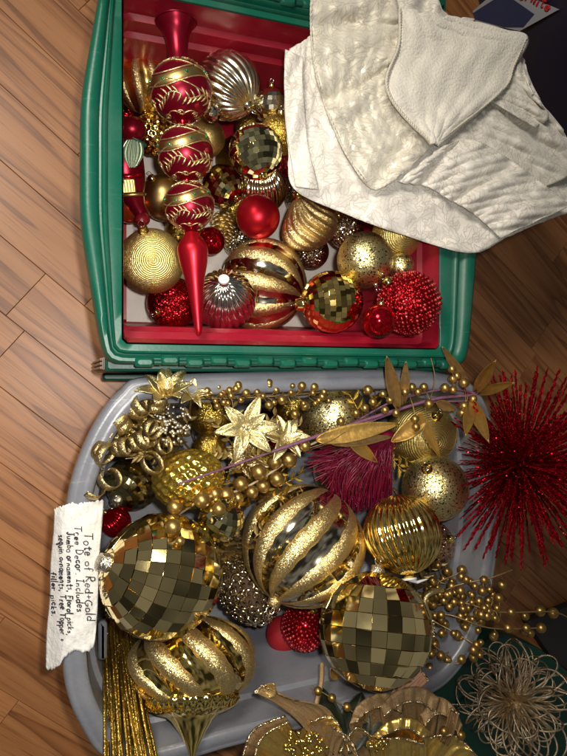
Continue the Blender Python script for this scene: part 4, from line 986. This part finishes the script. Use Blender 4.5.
# large-bead branch
loc = P(240, 490, .23); o = thing('bead_branch', 'branch of large matte gold beads lying across the ornaments', 'floral pick', loc)
bb = [(175, 507, 8), (173, 527, 8.5), (202, 500, 8.5), (215, 494, 7), (226, 495, 8.5), (238, 498, 6), (219, 509, 7), (241, 484, 7.5), (252, 492, 6.5), (259, 472, 8.2), (263, 486, 7.2), (275, 462, 7), (289, 460, 8), (277, 479, 7.5), (305, 446, 6), (325, 441, 4.5), (180, 541, 5)]
BR = [ontop(178, 515, .225), ontop(205, 498, .235), ontop(240, 490, .245), ontop(275, 470, .25), ontop(310, 445, .262), P(360, 425, .268), P(402, 408, .270)]
stem(o, BR, .0016, plain('pale_stem', (.42, .33, .20), 0, .6, var=.2))
brc = cr(BR, 12)
for (a, b, r_) in bb:
    near = min(brc, key=lambda v: (v - P(a, b, v.z)).length); p = ontop(a, b, near.z + random.uniform(-.004, .012), r_/FPX*.75); berry(o, p, r_); stem(o, [near, (near+p)/2+Vector((0, 0, .004)), p], .0008)

# glitter leaf sprays filling the gaps
lf = MB()
rows = [[Vector((u, v*.16*math.sin(PI*min(1, u*.96+.03)), .08*abs(v)+.05*math.sin(u*3))) for v in (-1, -.5, 0, .5, 1)] for u in np.linspace(0, 1, 8)]
lf.grid(rows); LFM = {m_.name: lf.mesh('leaflet', m_) for m_ in (G_CURL, G_STICK, G_PALE)}
def spray(label, root, tips, z0, z1, mat, per=9, Lp=13, seed=1):
    rg = random.Random(seed); a = P(*root, z0); o = thing('glitter_leaf_pick', label, 'floral pick', a)
    for (x_, y_) in tips:
        e = ontop(x_, y_, z1+rg.uniform(-.01, .01), .004); m = ontop((root[0]+x_)/2, (root[1]+y_)/2, (z0+z1)/2+.01, .004); pts = cr([a, m, e], 8); stem(o, [a, m, e], .0009, mat)
        for k in range(per):
            i = 4+int((len(pts)-5)*k/(per-1)); p = pts[i]; t = (pts[i]-pts[i-1]).normalized(); sd = t.cross(-FWD).normalized()*(1 if k % 2 else -1)
            d = (t*.7 + sd*rg.uniform(.5, 1) - FWD*rg.uniform(-.1, .5)).normalized(); L = Lp/FPX*.8*rg.uniform(.7, 1.1)
            x3 = d; z3 = (-FWD - x3*(-FWD).dot(x3)).normalized(); y3 = z3.cross(x3)
            b = put('leaflet', LFM[mat.name], o, p-o.location, Matrix((x3, y3, z3)).transposed().to_quaternion()); b.scale = (L, L, L)
spray('brown gold glitter leaf spray among the curled ribbons and white berries', (175, 455), [(125, 410), (150, 395), (112, 440), (190, 415), (140, 455), (165, 405)], .18, .232, G_CURL, seed=1)
spray('pale gold glitter leaf spray around the upright poinsettia', (240, 455), [(215, 420), (232, 400), (275, 415), (262, 455), (212, 452), (300, 425)], .18, .236, G_PALE, seed=2)
spray('old gold glitter leaf spray under the bead branch', (255, 500), [(225, 478), (240, 465), (285, 495), (300, 475), (265, 522), (290, 462), (235, 505)], .17, .215, G_STICK, seed=3)
spray('old gold glitter leaf spray by the crackled ball and the tassel', (375, 440), [(350, 395), (375, 392), (395, 440), (372, 470), (402, 470), (392, 488), (410, 462)], .16, .215, G_STICK, seed=4)
spray('brown gold glitter leaf spray between disco ball and sequin ball', (415, 590), [(440, 560), (425, 575), (448, 575), (430, 600), (412, 575)], .17, .225, G_CURL, seed=5)
spray('old gold glitter leaf spray below the jumbo disco ball', (235, 560), [(228, 540), (250, 548), (215, 548), (240, 535), (262, 530)], .13, .18, G_CURL, seed=6)

# long pick with purple stem, gold leaves and berries
loc = P(400, 410, .27); o = thing('leaf_pick', 'long purple-stemmed pick with gold leaves and small berries', 'floral pick', loc)
stem(o, [ontop(178, 484, .262), ontop(205, 475, .262), ontop(240, 463, .265), P(300, 442, .270), P(350, 425, .275), P(400, 409, .282), P(440, 398, .288), P(476, 395, .292)], [.0014]*16+[.0024]*27, PURPLE, 'wrapped_stem')
stem(o, [P(345, 428, .270), P(385, 405, .276), P(415, 395, .282), P(450, 389, .288), P(478, 394, .292)], .0014, PURPLE, 'wrapped_stem')
stem(o, [P(350, 430, .272), P(390, 414, .278), P(425, 403, .284), P(470, 401, .290)], .0012, PURPLE, 'wrapped_stem')
for a in [((316, 440), (398, 424), 21, .276, .287, LEAFG, .12, .02), ((330, 443), (392, 437), 14, .270, .274, LEAFD, .10, .0), ((347, 437), (377, 462), 15, .268, .262, LEAFG, .25, -.05),
          ((398, 408), (386, 353), 15, .284, .325, LEAFD, .18, .05), ((401, 405), (387, 372), 13, .283, .300, LEAFD, .2, .02), ((404, 402), (406, 362), 11, .284, .315, LEAFD, .15, -.05),
          ((476, 391), (498, 357), 14, .293, .40, LEAFG, .2, .03), ((479, 393), (517, 382), 11, .293, .40, LEAFG, .2, .02), ((472, 402), (488, 440), 15, .296, .40, LEAFG, .22, -.04),
          ((471, 405), (466, 434), 13, .293, .38, LEAFG, .2, -.03), ((418, 412), (440, 457), 13, .284, .276, LEAFG, .22, -.06), ((424, 420), (391, 442), 20, .280, .276, LEAFG, .15, -.04), ((468, 385), (441, 345), 11, .293, .315, LEAFD, .2, .03), ((436, 402), (455, 410), 12, .287, .283, LEAFD, .2, -.03)]:
    leaf(o, a[0], a[1], a[2]*.86, *a[3:5], a[5], fold=a[6]*1.0, curl=a[7], wave=.03)
pb = [(412, 387), (424, 387), (390, 400), (396, 413), (385, 410), (383, 394), (445, 388, 5), (452, 369), (453, 379, 5), (464, 383, 5), (457, 376), (453, 390), (473, 399), (464, 406, 5), (462, 413), (429, 404, 5), (415, 419), (416, 427),
      (368, 390, 5), (365, 408), (356, 413), (373, 402), (405, 392), (418, 392), (341, 421)]
pc = cr([P(345, 428, .272), P(385, 405, .278), P(415, 395, .284), P(450, 389, .290), P(476, 394, .294)], 12)
for q in pb:
    a, b = q[:2]; near = min(pc, key=lambda v: (v - P(a, b, v.z)).length); p = P(a, b, near.z + random.uniform(.002, .014)); p = p if p.z > surf(a, b).z else surf(a, b); berry(o, p, q[2] if len(q) > 2 else 4.2); stem(o, [near, (near+p)/2+Vector((0, 0, .003)), p], .0006)
for (a, b) in (((430, 400), (431, 358)), ((425, 405), (418, 440)), ((345, 432), (310, 448))): stem(o, [P(*a, .288), (P(*a, .288)+P(*b, .30))/2+Vector((.003, 0, .006)), P(*b, .30)], .0005)

# magenta tassel
loc = P(378, 445, .24); o = thing('tassel', 'magenta thread tassel spread between the crackled and jumbo striped balls', 'tassel', loc)
rg = random.Random(4); mb = MB()
for i in range(230):
    u = rg.random(); a = (386+rg.uniform(-8, 8), 441+rg.uniform(-5, 6)); e0 = (306, 452) if u < .5 else (345, 505)
    e = Vector((306, 455)).lerp(Vector((350, 508)), u*1.6) if u < .62 else Vector((350, 508)).lerp(Vector((392, 500)), (u-.62)/.38)
    e = e + Vector((rg.uniform(-7, 7), rg.uniform(-7, 7))); m = Vector(a).lerp(e, rg.uniform(.35, .6)) + Vector((-9+10*math.sin(u*9)+rg.uniform(-5, 5), -5+7*math.sin(u*13)+rg.uniform(-5, 5)))
    pa, pm, pe = P(*a, .245+rg.uniform(-.01, .012)), P(m.x, m.y, .252+rg.uniform(-.018, .012)), P(e.x, e.y, .225+rg.uniform(-.02, .012))
    mb.tube(cr([pa, pm, pe], 5), .0010, 4)
stuff(mb.build('threads', MAGENTA, o, world=True))
mb = MB(); mb.ball(P(388, 440, .243), .014, 10, 14, sc=(1, 1, .8)); mb.build('knot', MAGENTA, o, world=True)
mb = MB()
for i in range(26):
    a = (rg.uniform(335, 395), rg.uniform(470, 505)); d = Vector((rg.uniform(-12, 12), rg.uniform(-9, 9)))
    mb.tube([P(*a, .222), P(a[0]+d.x, a[1]+d.y, .226)], .0007, 4)
mb.build('gold_threads', G_CURL, o, world=True)

# red tinsel burst
c = P(520, 464, .300); s = (c-CAM).dot(FWD)/FPX; o = thing('tinsel_burst', 'red glitter starburst pick of radiating tinsel rods over the grey rim', 'floral pick', c)
rods = []
for k in range(3):
    rg = random.Random(k); n = 46; rr = [(.016+.010*rg.random())*(1 if i > 2 else .6) for i in range(n)]; rr[-1] = .006
    pts = [Vector((.012*math.sin(i*1.7+k), .012*math.cos(i*2.3+k), .08+.92*i/(n-1))) for i in range(n)]
    rods.append(MB().tube(pts, rr, 5).mesh('tinsel_rod', G_REDR, False))
tow = -ray(520, 464).normalized(); rg = random.Random(21); cnt = 0
for v in fib(400):
    if v.dot(tow) < -.22 or v.z < -.30: continue
    if cnt >= 290: break
    b = put('tinsel_rod', rods[cnt % 3], o, (0, 0, 0), q_to(v + Vector((rg.uniform(-.06, .06), rg.uniform(-.06, .06), rg.uniform(-.06, .06))), rg.uniform(0, 6)))
    L = 99*s*rg.uniform(.78, 1.05); dx, dy = v.dot(RGT), v.dot(UPV)
    if dx < -.25 and abs(math.atan2(dy, -dx)+.05) < .62: L *= .74           # held short where the ornaments crowd it
    b.scale = (L*.44, L*.44, L); cnt += 1
MB().ball((0, 0, 0), .010, 8, 12).build('hub', G_REDR, o)
mb = MB(); rg = random.Random(77)
for v in fib(760):
    if v.dot(tow) < -.1: continue
    v = (v + Vector((rg.uniform(-.1, .1), rg.uniform(-.1, .1), rg.uniform(-.1, .1)))).normalized(); L = 99*s*rg.uniform(.35, .85); n = 18
    if v.dot(RGT) < -.25 and abs(math.atan2(v.dot(UPV), -v.dot(RGT))+.05) < .62: L *= .75
    mb.tube([v*(L*(.1+.9*i/(n-1))) + Vector((math.sin(i*1.7), math.cos(i*2.1), 0))*.0006 for i in range(n)], [.0009*rg.uniform(.6, 1.5) for i in range(n)], 4)
stuff(mb.build('inner_tinsel', G_REDR, o, False))

# big berry spray at the right
loc = P(420, 612, .22); o = thing('berry_spray', 'spray of many small bronze gold berries on stems over the grey rim', 'floral pick', loc)
rg = random.Random(15); root = P(416, 612, .215)
arms = [[(416, 612), (450, 588), (490, 578), (512, 570)], [(416, 612), (455, 602), (500, 612), (553, 612), (575, 622)], [(416, 612), (450, 615), (490, 628), (542, 628)], [(416, 612), (450, 630), (475, 645), (495, 660)],
        [(416, 612), (435, 585), (455, 575), (464, 570)], [(416, 612), (430, 640), (445, 655), (452, 665)], [(416, 612), (418, 640), (420, 655), (418, 664)]]
az = [[.215, .26, .285, .29], [.215, .26, .29, .30, .295], [.215, .26, .285, .288], [.215, .25, .278, .28], [.215, .25, .26, .262], [.215, .25, .262, .265], [.215, .24, .25, .25]]
ac = []
for A_, Z_ in zip(arms, az):
    p = [P(*a, z) for a, z in zip(A_, Z_)]; stem(o, p, .0011); ac += cr(p, 12)
fx = [(502, 585, 5), (462, 570, 5), (540, 611, 5.5), (553, 613, 5.5), (541, 628, 5), (484, 580, 4.5), (524, 631, 4.5), (447, 571, 4), (438, 565, 4), (499, 598, 4.5), (497, 608, 4), (511, 612, 4.5), (525, 616, 4.5), (526, 628, 4.5), (508, 628, 5), (530, 633, 4.5), (422, 657, 4), (430, 668, 5), (423, 652, 3.5), (413, 668, 4)]
for i in range(140):
    a, q = rg.uniform(0, 2*PI), math.sqrt(rg.random()); fx.append((456+math.cos(a)*44*q, 617+math.sin(a)*46*q, rg.uniform(3.0, 4.8)))
for (a, b, r_) in fx:
    near = min(ac, key=lambda v: (v - P(a, b, v.z)).length); p = P(a, b, near.z + rg.uniform(-.022, .010)); berry(o, p, r_); stem(o, [near, (near+p)/2+Vector((0, 0, .004)), p], .0006, n=5)
# glitter tipped gold stem beside the jumbo disco ball
loc = P(430, 610, .26); o = thing('glitter_twig_pick', 'short twisted pale gold glitter stem beside the square-tiled disco ball', 'floral pick', loc)
stem(o, [P(442, 590, .262), P(432, 592, .268), P(425, 600, .270), P(428, 615, .268), P(431, 632, .262)], [.004]*8+[.0035]*9+[.005]*8, G_PALE, 'stem', 8)
mb = MB()
for i in range(40): mb.ball(P(431+random.uniform(-4, 4), 628+random.uniform(-9, 9), .264+random.uniform(0, .006)), .0016, 4, 6)
stuff(mb.build('beads', G_WHITE, o, world=True)); stem(o, [P(431, 632, .262), P(427, 648, .25), P(418, 655, .23)], .004, G_CURL)

# wire loop flower
c = P(514, 700, .125); s = (c-CAM).dot(FWD)/FPX; o = thing('wire_flower', 'flower of looped rose gold glitter wire on the green lid', 'floral pick', c)
lm = []
for k, wd in enumerate((.42, .52, .34)):
    pts = [Vector((wd*.5*math.sin(t)*(.35+.65*(1-math.cos(t))/2)*1.5, .05*math.sin(t*2+k), (1-math.cos(t))/2)) for t in np.linspace(0, 2*PI, 40)]
    lm.append(MB().tube(pts, .018, 5).mesh('wire_loop', G_WIRE))
tow = -ray(514, 700).normalized(); ex = tow.cross(UPV).normalized(); ey = tow.cross(ex); rg = random.Random(6)
for i in range(84):
    a = i*2.39996; e = rg.choice((.05, .2, .35, .6, .95)) + rg.uniform(-.1, .1)
    d = (ex*math.cos(a)+ey*math.sin(a))*math.cos(e) + tow*math.sin(e)
    b = put('wire_loop', lm[i % 3], o, (0, 0, 0), q_to(d, rg.uniform(0, 6.28))); L = 57*s*rg.uniform(.72, 1.06); b.scale = (L, L, L)
MB().ball((0, 0, 0), .008, 6, 10).build('hub', G_WIRE, o)
stem(o, [c, P(490, 705, .10), P(445, 704, .055)], .0012, G_WIRE)

# glitter sticks
loc = P(125, 690, .18); o = thing('glitter_sticks', 'bundle of thin old gold glitter sticks standing in the grey tote corner', 'floral pick', loc)
rg = random.Random(2)
for i in range(46):
    u = rg.random(); a = P(104+26*u+rg.uniform(-2, 2), 622+rg.uniform(-4, 8), .13+rg.uniform(-.02, .02)); b = P(106+58*u+rg.uniform(-3, 3), 792+rg.uniform(-6, 12), .305+rg.uniform(0, .014))
    m = P(104.5+38*u+rg.uniform(-1, 2), 700, .235+rg.uniform(-.014, .014)); stem(o, [a, m, b], .0019, G_STICK, 'stick')

# magnolias, leaves and the berry twig at the near end
def beads_cluster(o, cx, cy, R, z, n, mat, name='stamen'):
    me = MB().ball((0, 0, 0), 1.0, 6, 9).mesh(name, mat); rg = random.Random(cx)
    for i in range(n):
        a, q = rg.uniform(0, 6.28), math.sqrt(rg.random()); berry(o, P(cx+math.cos(a)*R*q, cy+math.sin(a)*R*.75*q, z+.012*(1-q)), rg.uniform(1.8, 3.2), me, name)
EDGE = glitter('petal_edge_glitter', (.4, .3, .15), (.9, .75, .5), 1300, 1.0, .3)
def petal(o, rows_px, zs, mat, name='petal', cup=.0, ribs=0, amp=0.0, edge=True):
    # rows_px: list of rows from base to lip, each a polyline of pixels; zs: level per row
    rows = []
    for R_, z in zip(rows_px, zs):
        q = resample(R_, 25); rows.append([P(p.x, p.y, z + cup*abs(2*j/24-1)**2 + amp*math.sin(ribs*j/24*PI) + .0042*nz(j*.55, z*90) + .0020*math.sin(j*1.3+z*300) + .0012*nz(j*2.1+z*40, z*200)) for j, p in enumerate(q)])
    cols = []
    for j in range(25): cols.append(cr([r[j] for r in rows], 6))
    G = [[cols[j][i] for j in range(25)] for i in range(len(cols[0]))]
    ob = MB().grid(G).build(name, mat, o, world=True); md = ob.modifiers.new('thickness', 'SOLIDIFY'); md.thickness = .0012
    if edge: MB().tube(G[-1], .0017, 5).build('glitter_edge', EDGE, ob, world=False).location = -o.location
    return ob
loc = P(298, 750, .28); o = thing('magnolia_pick', 'gold magnolia flower with a rolled tan petal pointing to the pointed ornament', 'floral pick', loc)
petal(o, [[(300, 775), (320, 772)], [(262, 758), (285, 748), (300, 742)], [(243, 756), (254, 730), (285, 716)]], (.262, .268, .292), BURLAP)
petal(o, [[(300, 778), (325, 775)], [(264, 768), (280, 750), (302, 742)], [(252, 768), (262, 738), (288, 722)]], (.270, .276, .298), SATINP, ribs=34, amp=.0012)
petal(o, [[(330, 760), (345, 755)], [(300, 722), (315, 716), (330, 712)], [(278, 704), (287, 699), (295, 700)], [(256, 692), (263, 686), (270, 690)]], (.275, .292, .302, .310), BURLAP, cup=.010)
petal(o, [[(312, 780), (345, 775)], [(300, 738), (322, 728), (345, 742)], [(310, 722), (333, 718), (350, 752)]], (.272, .284, .300), SATINP, ribs=34, amp=.0012)
petal(o, [[(325, 780), (345, 778)], [(330, 748), (344, 744), (352, 762)], [(334, 728), (350, 740), (362, 768)]], (.276, .288, .300), BURLAP)
leaf(o, (268, 694), (276, 680), 14, .309, .316, G_PALE, fold=.3, curl=.2, name='glitter_tip')
beads_cluster(o, 306, 744, 22, .296, 60, GOLDY)
MB().tube([P(305, 765, .265), P(308, 760, .24), P(312, 752, .20)], .003, 8).build('stem', GREENL, o, world=True)
loc = P(410, 745, .28); o = thing('magnolia_pick', 'large gold magnolia flower with ribbed satin petals under a broad tan petal', 'floral pick', loc)
petal(o, [[(388, 772), (404, 772)], [(358, 744), (368, 728), (390, 722), (402, 738)], [(350, 726), (358, 706), (380, 694), (404, 700)], [(356, 722), (366, 712), (384, 706), (402, 712)]], (.262, .284, .298, .302), BURLAP)
petal(o, [[(398, 772), (418, 772)], [(386, 738), (402, 722), (424, 724), (434, 740)], [(380, 708), (396, 692), (420, 688), (440, 700)], [(384, 716), (400, 704), (420, 702), (436, 712)]], (.264, .288, .302, .308), BURLAP)
petal(o, [[(408, 774), (432, 772)], [(416, 742), (430, 728), (446, 732), (456, 746)], [(420, 716), (436, 698), (452, 706), (462, 726)], [(424, 726), (436, 714), (450, 718), (458, 734)]], (.262, .286, .299, .306), BURLAP)
petal(o, [[(392, 780), (420, 780)], [(376, 752), (392, 736), (412, 734), (426, 750)], [(372, 738), (388, 722), (410, 718), (430, 732)], [(378, 738), (390, 732), (408, 728), (424, 738)]], (.270, .294, .308, .314), SATINP, ribs=30, amp=.0012)
petal(o, [[(398, 790), (440, 790)], [(410, 752), (440, 744), (470, 766)], [(425, 738), (455, 736), (482, 762)]], (.274, .290, .300), SATINP, ribs=44, amp=.0017)
petal(o, [[(385, 792), (420, 792)], [(372, 758), (400, 748), (428, 754)], [(370, 742), (398, 738), (424, 744)]], (.278, .294, .304), SATINP, ribs=44, amp=.0017)
petal(o, [[(372, 790), (392, 790)], [(348, 760), (365, 742), (378, 760)], [(340, 752), (356, 728), (374, 738)]], (.270, .286, .296), BURLAP)
petal(o, [[(440, 742), (448, 746)], [(446, 726), (454, 730)], [(450, 708), (458, 714)]], (.294, .306, .312), BURLAP, cup=.004)
beads_cluster(o, 378, 744, 10, .304, 24, GOLDY)
MB().tube([P(405, 775, .268), P(405, 765, .24), P(400, 750, .20)], .003, 8).build('stem', GREENL, o, world=True)
for (a, b) in ((444, 731), (461, 735)): berry(o, P(a, b, .308), 4.5); stem(o, [P(a, b, .308), P(a-4, b+8, .296)], .0006)
loc = P(345, 700, .2); o = thing('leaf_cluster', 'dark green magnolia leaves with gold berry twig below the square-tiled disco ball', 'leaves', loc)
for a in [((336, 752), (320, 684), 30, .280, .262, GREENL), ((346, 752), (362, 692), 34, .284, .266, GREENL), ((352, 745), (398, 694), 24, .282, .278, GREENL)]:
    leaf(o, *a[:3], *a[3:5], a[5], fold=.18, curl=.03, wave=.04)
stem(o, [P(308, 738, .288), P(314, 712, .28), P(321, 684, .268), P(322, 664, .25)], .0035, BURLAP, 'twig')
tw = [P(312, 686, .286), P(330, 697, .290), P(347, 708, .294), P(368, 722, .298)]; stem(o, tw, .0008, G_PALE, 'wire')
for q in ((318, 691, 4.3), (332, 698, 4.3), (347, 707, 4.6), (361, 716, 4.6)): berry(o, P(q[0], q[1], .294), q[2])
stem(o, [P(335, 671, .27), P(352, 680, .28), P(372, 692, .29), P(392, 694, .292)], .0009, G_PALE, 'wire')
leaf(o, (338, 677), (330, 667), 12, .272, .276, LEAFG, fold=.2, name='gold_bud')
petal(o, [[(388, 700), (396, 706)], [(394, 690), (408, 698)], [(402, 680), (420, 690)], [(420, 668), (428, 680)]], (.286, .290, .294, .298), plain('peach_petal_fabric', (.48, .26, .16), 0, .6, bump=.4, bscale=300), name='curled_petal', cup=.004)

# ================================================================== paper note with handwriting
def zp(px):
    return float(np.interp(px, [44, 50, 56, 61, 66, 72, 84, 88, 96, 106], [.238, .246, .256, .2635, .2675, .2690, .2690, .2682, .2655, .260]))
loc = P(78, 580, .26); nt_ = thing('paper_note', 'torn white paper note with handwriting taped over the grey tote rim', 'note', loc)
rows = []; rg = random.Random(8)
rag = [[rg.uniform(-1.5, 1.5) for _ in range(40)] for _ in range(2)]
for i in range(61):
    t = i/60; row = []
    for j in range(40):
        s_ = j/39; x0 = 54-9*t + .6*math.sin(t*14); x1 = 103-8*t + .6*math.sin(t*9+1)
        x = x0+(x1-x0)*s_; y0 = 509 - 9*s_ - 3*math.sin(s_*PI)*(.3+.7*(s_ < .4)) + rag[0][j]*.8; y1 = 669 - 25*s_ + 4*math.sin(s_*9) + rag[1][j]
        y = y0+(y1-y0)*t; row.append(P(x, y, zp(x) + .0009*nz(t*5, s_*3)*(.5+abs(2*t-1))))
    rows.append(row)
ob = MB().grid(rows, flip=True).build('sheet', PAPER, nt_, world=True); md = ob.modifiers.new('thickness', 'SOLIDIFY'); md.thickness = .0005; md.offset = -1
def arc(cx, cy, rx, ry, a0, a1, n=10): return [(cx+rx*math.cos(math.radians(a0+(a1-a0)*k/n)), cy+ry*math.sin(math.radians(a0+(a1-a0)*k/n))) for k in range(n+1)]
GL = {'T': (.75, [[(0, 1), (.75, .96)], [(.36, .98), (.34, 0)]]), 'o': (.5, [arc(.25, .26, .23, .26, 100, 470, 14)]), 't': (.42, [[(.2, .95), (.19, .1), (.3, 0), (.4, .06)], [(0, .62), (.42, .64)]]),
      'e': (.48, [[(.03, .27), (.43, .32)] + arc(.24, .28, .21, .26, 10, 320, 12)]), 'f': (.42, [[(.42, .92), (.3, 1.02), (.18, .88), (.16, 0)], [(0, .52), (.36, .54)]]),
      'R': (.6, [[(.04, 0), (.02, 1)], [(.02, 1), (.36, .98), (.5, .78), (.36, .56), (.04, .5), (.58, 0)]]), 'd': (.5, [arc(.22, .25, .21, .25, 40, 330, 12), [(.45, 1), (.44, .1), (.5, 0)]]),
      '+': (.5, [[(.02, .42), (.5, .44)], [(.26, .18), (.25, .68)]]), 'G': (.72, [arc(.36, .5, .34, .5, 50, 330, 14) + [(.66, .42), (.38, .42)]]), 'l': (.16, [[(.06, 1.02), (.05, .06), (.14, 0)]]),
      'r': (.4, [[(.03, .52), (.04, 0)], [(.04, .3), (.16, .5), (.36, .48)]]), 'D': (.65, [[(.05, 1), (.05, 0)], [(0, 1), (.35, .95), (.6, .6), (.5, .15), (.05, 0)]]), 'c': (.42, [arc(.24, .26, .22, .25, 50, 320, 12)]),
      '.': (.16, [[(.06, .02), (.09, .04)]]), 'I': (.4, [[(.2, 1), (.2, 0)], [(.03, 1), (.38, 1)], [(.03, 0), (.38, 0)]]), 'n': (.5, [[(.03, .52), (.04, 0)], [(.04, .3), (.2, .52), (.36, .44), (.4, 0)]]),
      'u': (.5, [[(.03, .52), (.05, .1), (.2, 0), (.36, .12), (.4, .52), (.42, 0)]]), 's': (.4, [[(.36, .48), (.14, .52), (.06, .4), (.3, .22), (.3, .06), (.03, .02)]]), 'J': (.55, [[(.1, 1), (.55, 1)], [(.36, 1), (.36, .15), (.2, -.02), (.02, .15)]]),
      'm': (.72, [[(.03, .52), (.04, 0)], [(.04, .3), (.18, .52), (.3, .42), (.32, 0)], [(.32, .3), (.46, .52), (.6, .42), (.62, 0)]]), 'b': (.5, [[(.05, 1), (.05, 0)], arc(.25, .25, .2, .25, 170, -170, 12)]),
      'a': (.5, [arc(.22, .25, .2, .25, 40, 330, 12), [(.43, .5), (.42, .08), (.5, 0)]]), ',': (.18, [[(.1, .06), (.04, -.16)]]), 'F': (.55, [[(.06, 1), (.05, 0)], [(.03, 1), (.55, .98)], [(.06, .54), (.42, .54)]]),
      'p': (.5, [[(.05, .5), (.04, -.42)], arc(.26, .25, .2, .25, 170, -170, 12)]), 'i': (.16, [[(.06, .5), (.07, 0)], [(.06, .72), (.09, .74)]]), 'k': (.46, [[(.05, 1), (.04, 0)], [(.4, .52), (.06, .22), (.42, 0)]]),
      'q': (.5, [arc(.22, .25, .2, .25, 40, 330, 12), [(.44, .5), (.43, -.42), (.52, -.3)]]), 'S': (.55, [[(.5, .85), (.3, 1), (.08, .85), (.1, .62), (.42, .42), (.5, .2), (.28, 0), (.02, .12)]]), ' ': (.34, [])}
def write(parent, name, text, a, b, h, zf, rad, mat, jit=.045, seed=1):
    rg = random.Random(seed); a, b = Vector(a), Vector(b); d = (b-a); L = d.length; d.normalize(); up = Vector((d.y, -d.x))
    tot = sum(GL[ch][0]+.17 for ch in text); k = L/tot; x = 0; mb = MB()
    for ch in text:
        w_, strokes = GL[ch]; dy = rg.uniform(-.10, .10); hs = rg.uniform(.82, 1.16)
        for st in strokes:
            pts = []
            for (u, v) in st:
                q = a + d*((x+u+v*.08+rg.uniform(-jit, jit)*.5)*k) + up*((v*hs+dy+rg.uniform(-jit, jit))*h); pts.append(zf(q.x, q.y))
            q_ = cr(pts, 3) if len(pts) > 2 else pts; w0 = rad*rg.uniform(.85, 1.45); mb.tube(q_, [w0*(.75+.5*abs(math.sin(i*.7+x*3))) for i in range(len(q_))], 5)
        x += w_+.17
    return mb.build(name, mat, parent, world=True)
zi = lambda x, y: P(x, y, zp(x)+.0010)
for i, (tx, a, b, h) in enumerate((('Tote of Red+Gold', (83.5, 533), (86.5, 622), 8.2), ('Tree Decor. Includes', (74.5, 526), (77, 613), 7.0), ('Jumbo ornaments, Floral picks,', (66.5, 532), (67.5, 636), 6.2),
                                   ('sequin ornaments, Tree Topper +', (58.8, 535), (60.2, 642), 6.0), ('filler picks.', (51.2, 572), (51.6, 617), 6.0))):
    write(nt_, 'handwriting', tx, a, b, h, zi, .00048, INK, seed=i)
write(TUB, 'label_lettering', 'Sterilite', (508, -8), (551, 11), 10, lambda x, y: TW(x, y, .0015), .0016, TRIMR, jit=0)
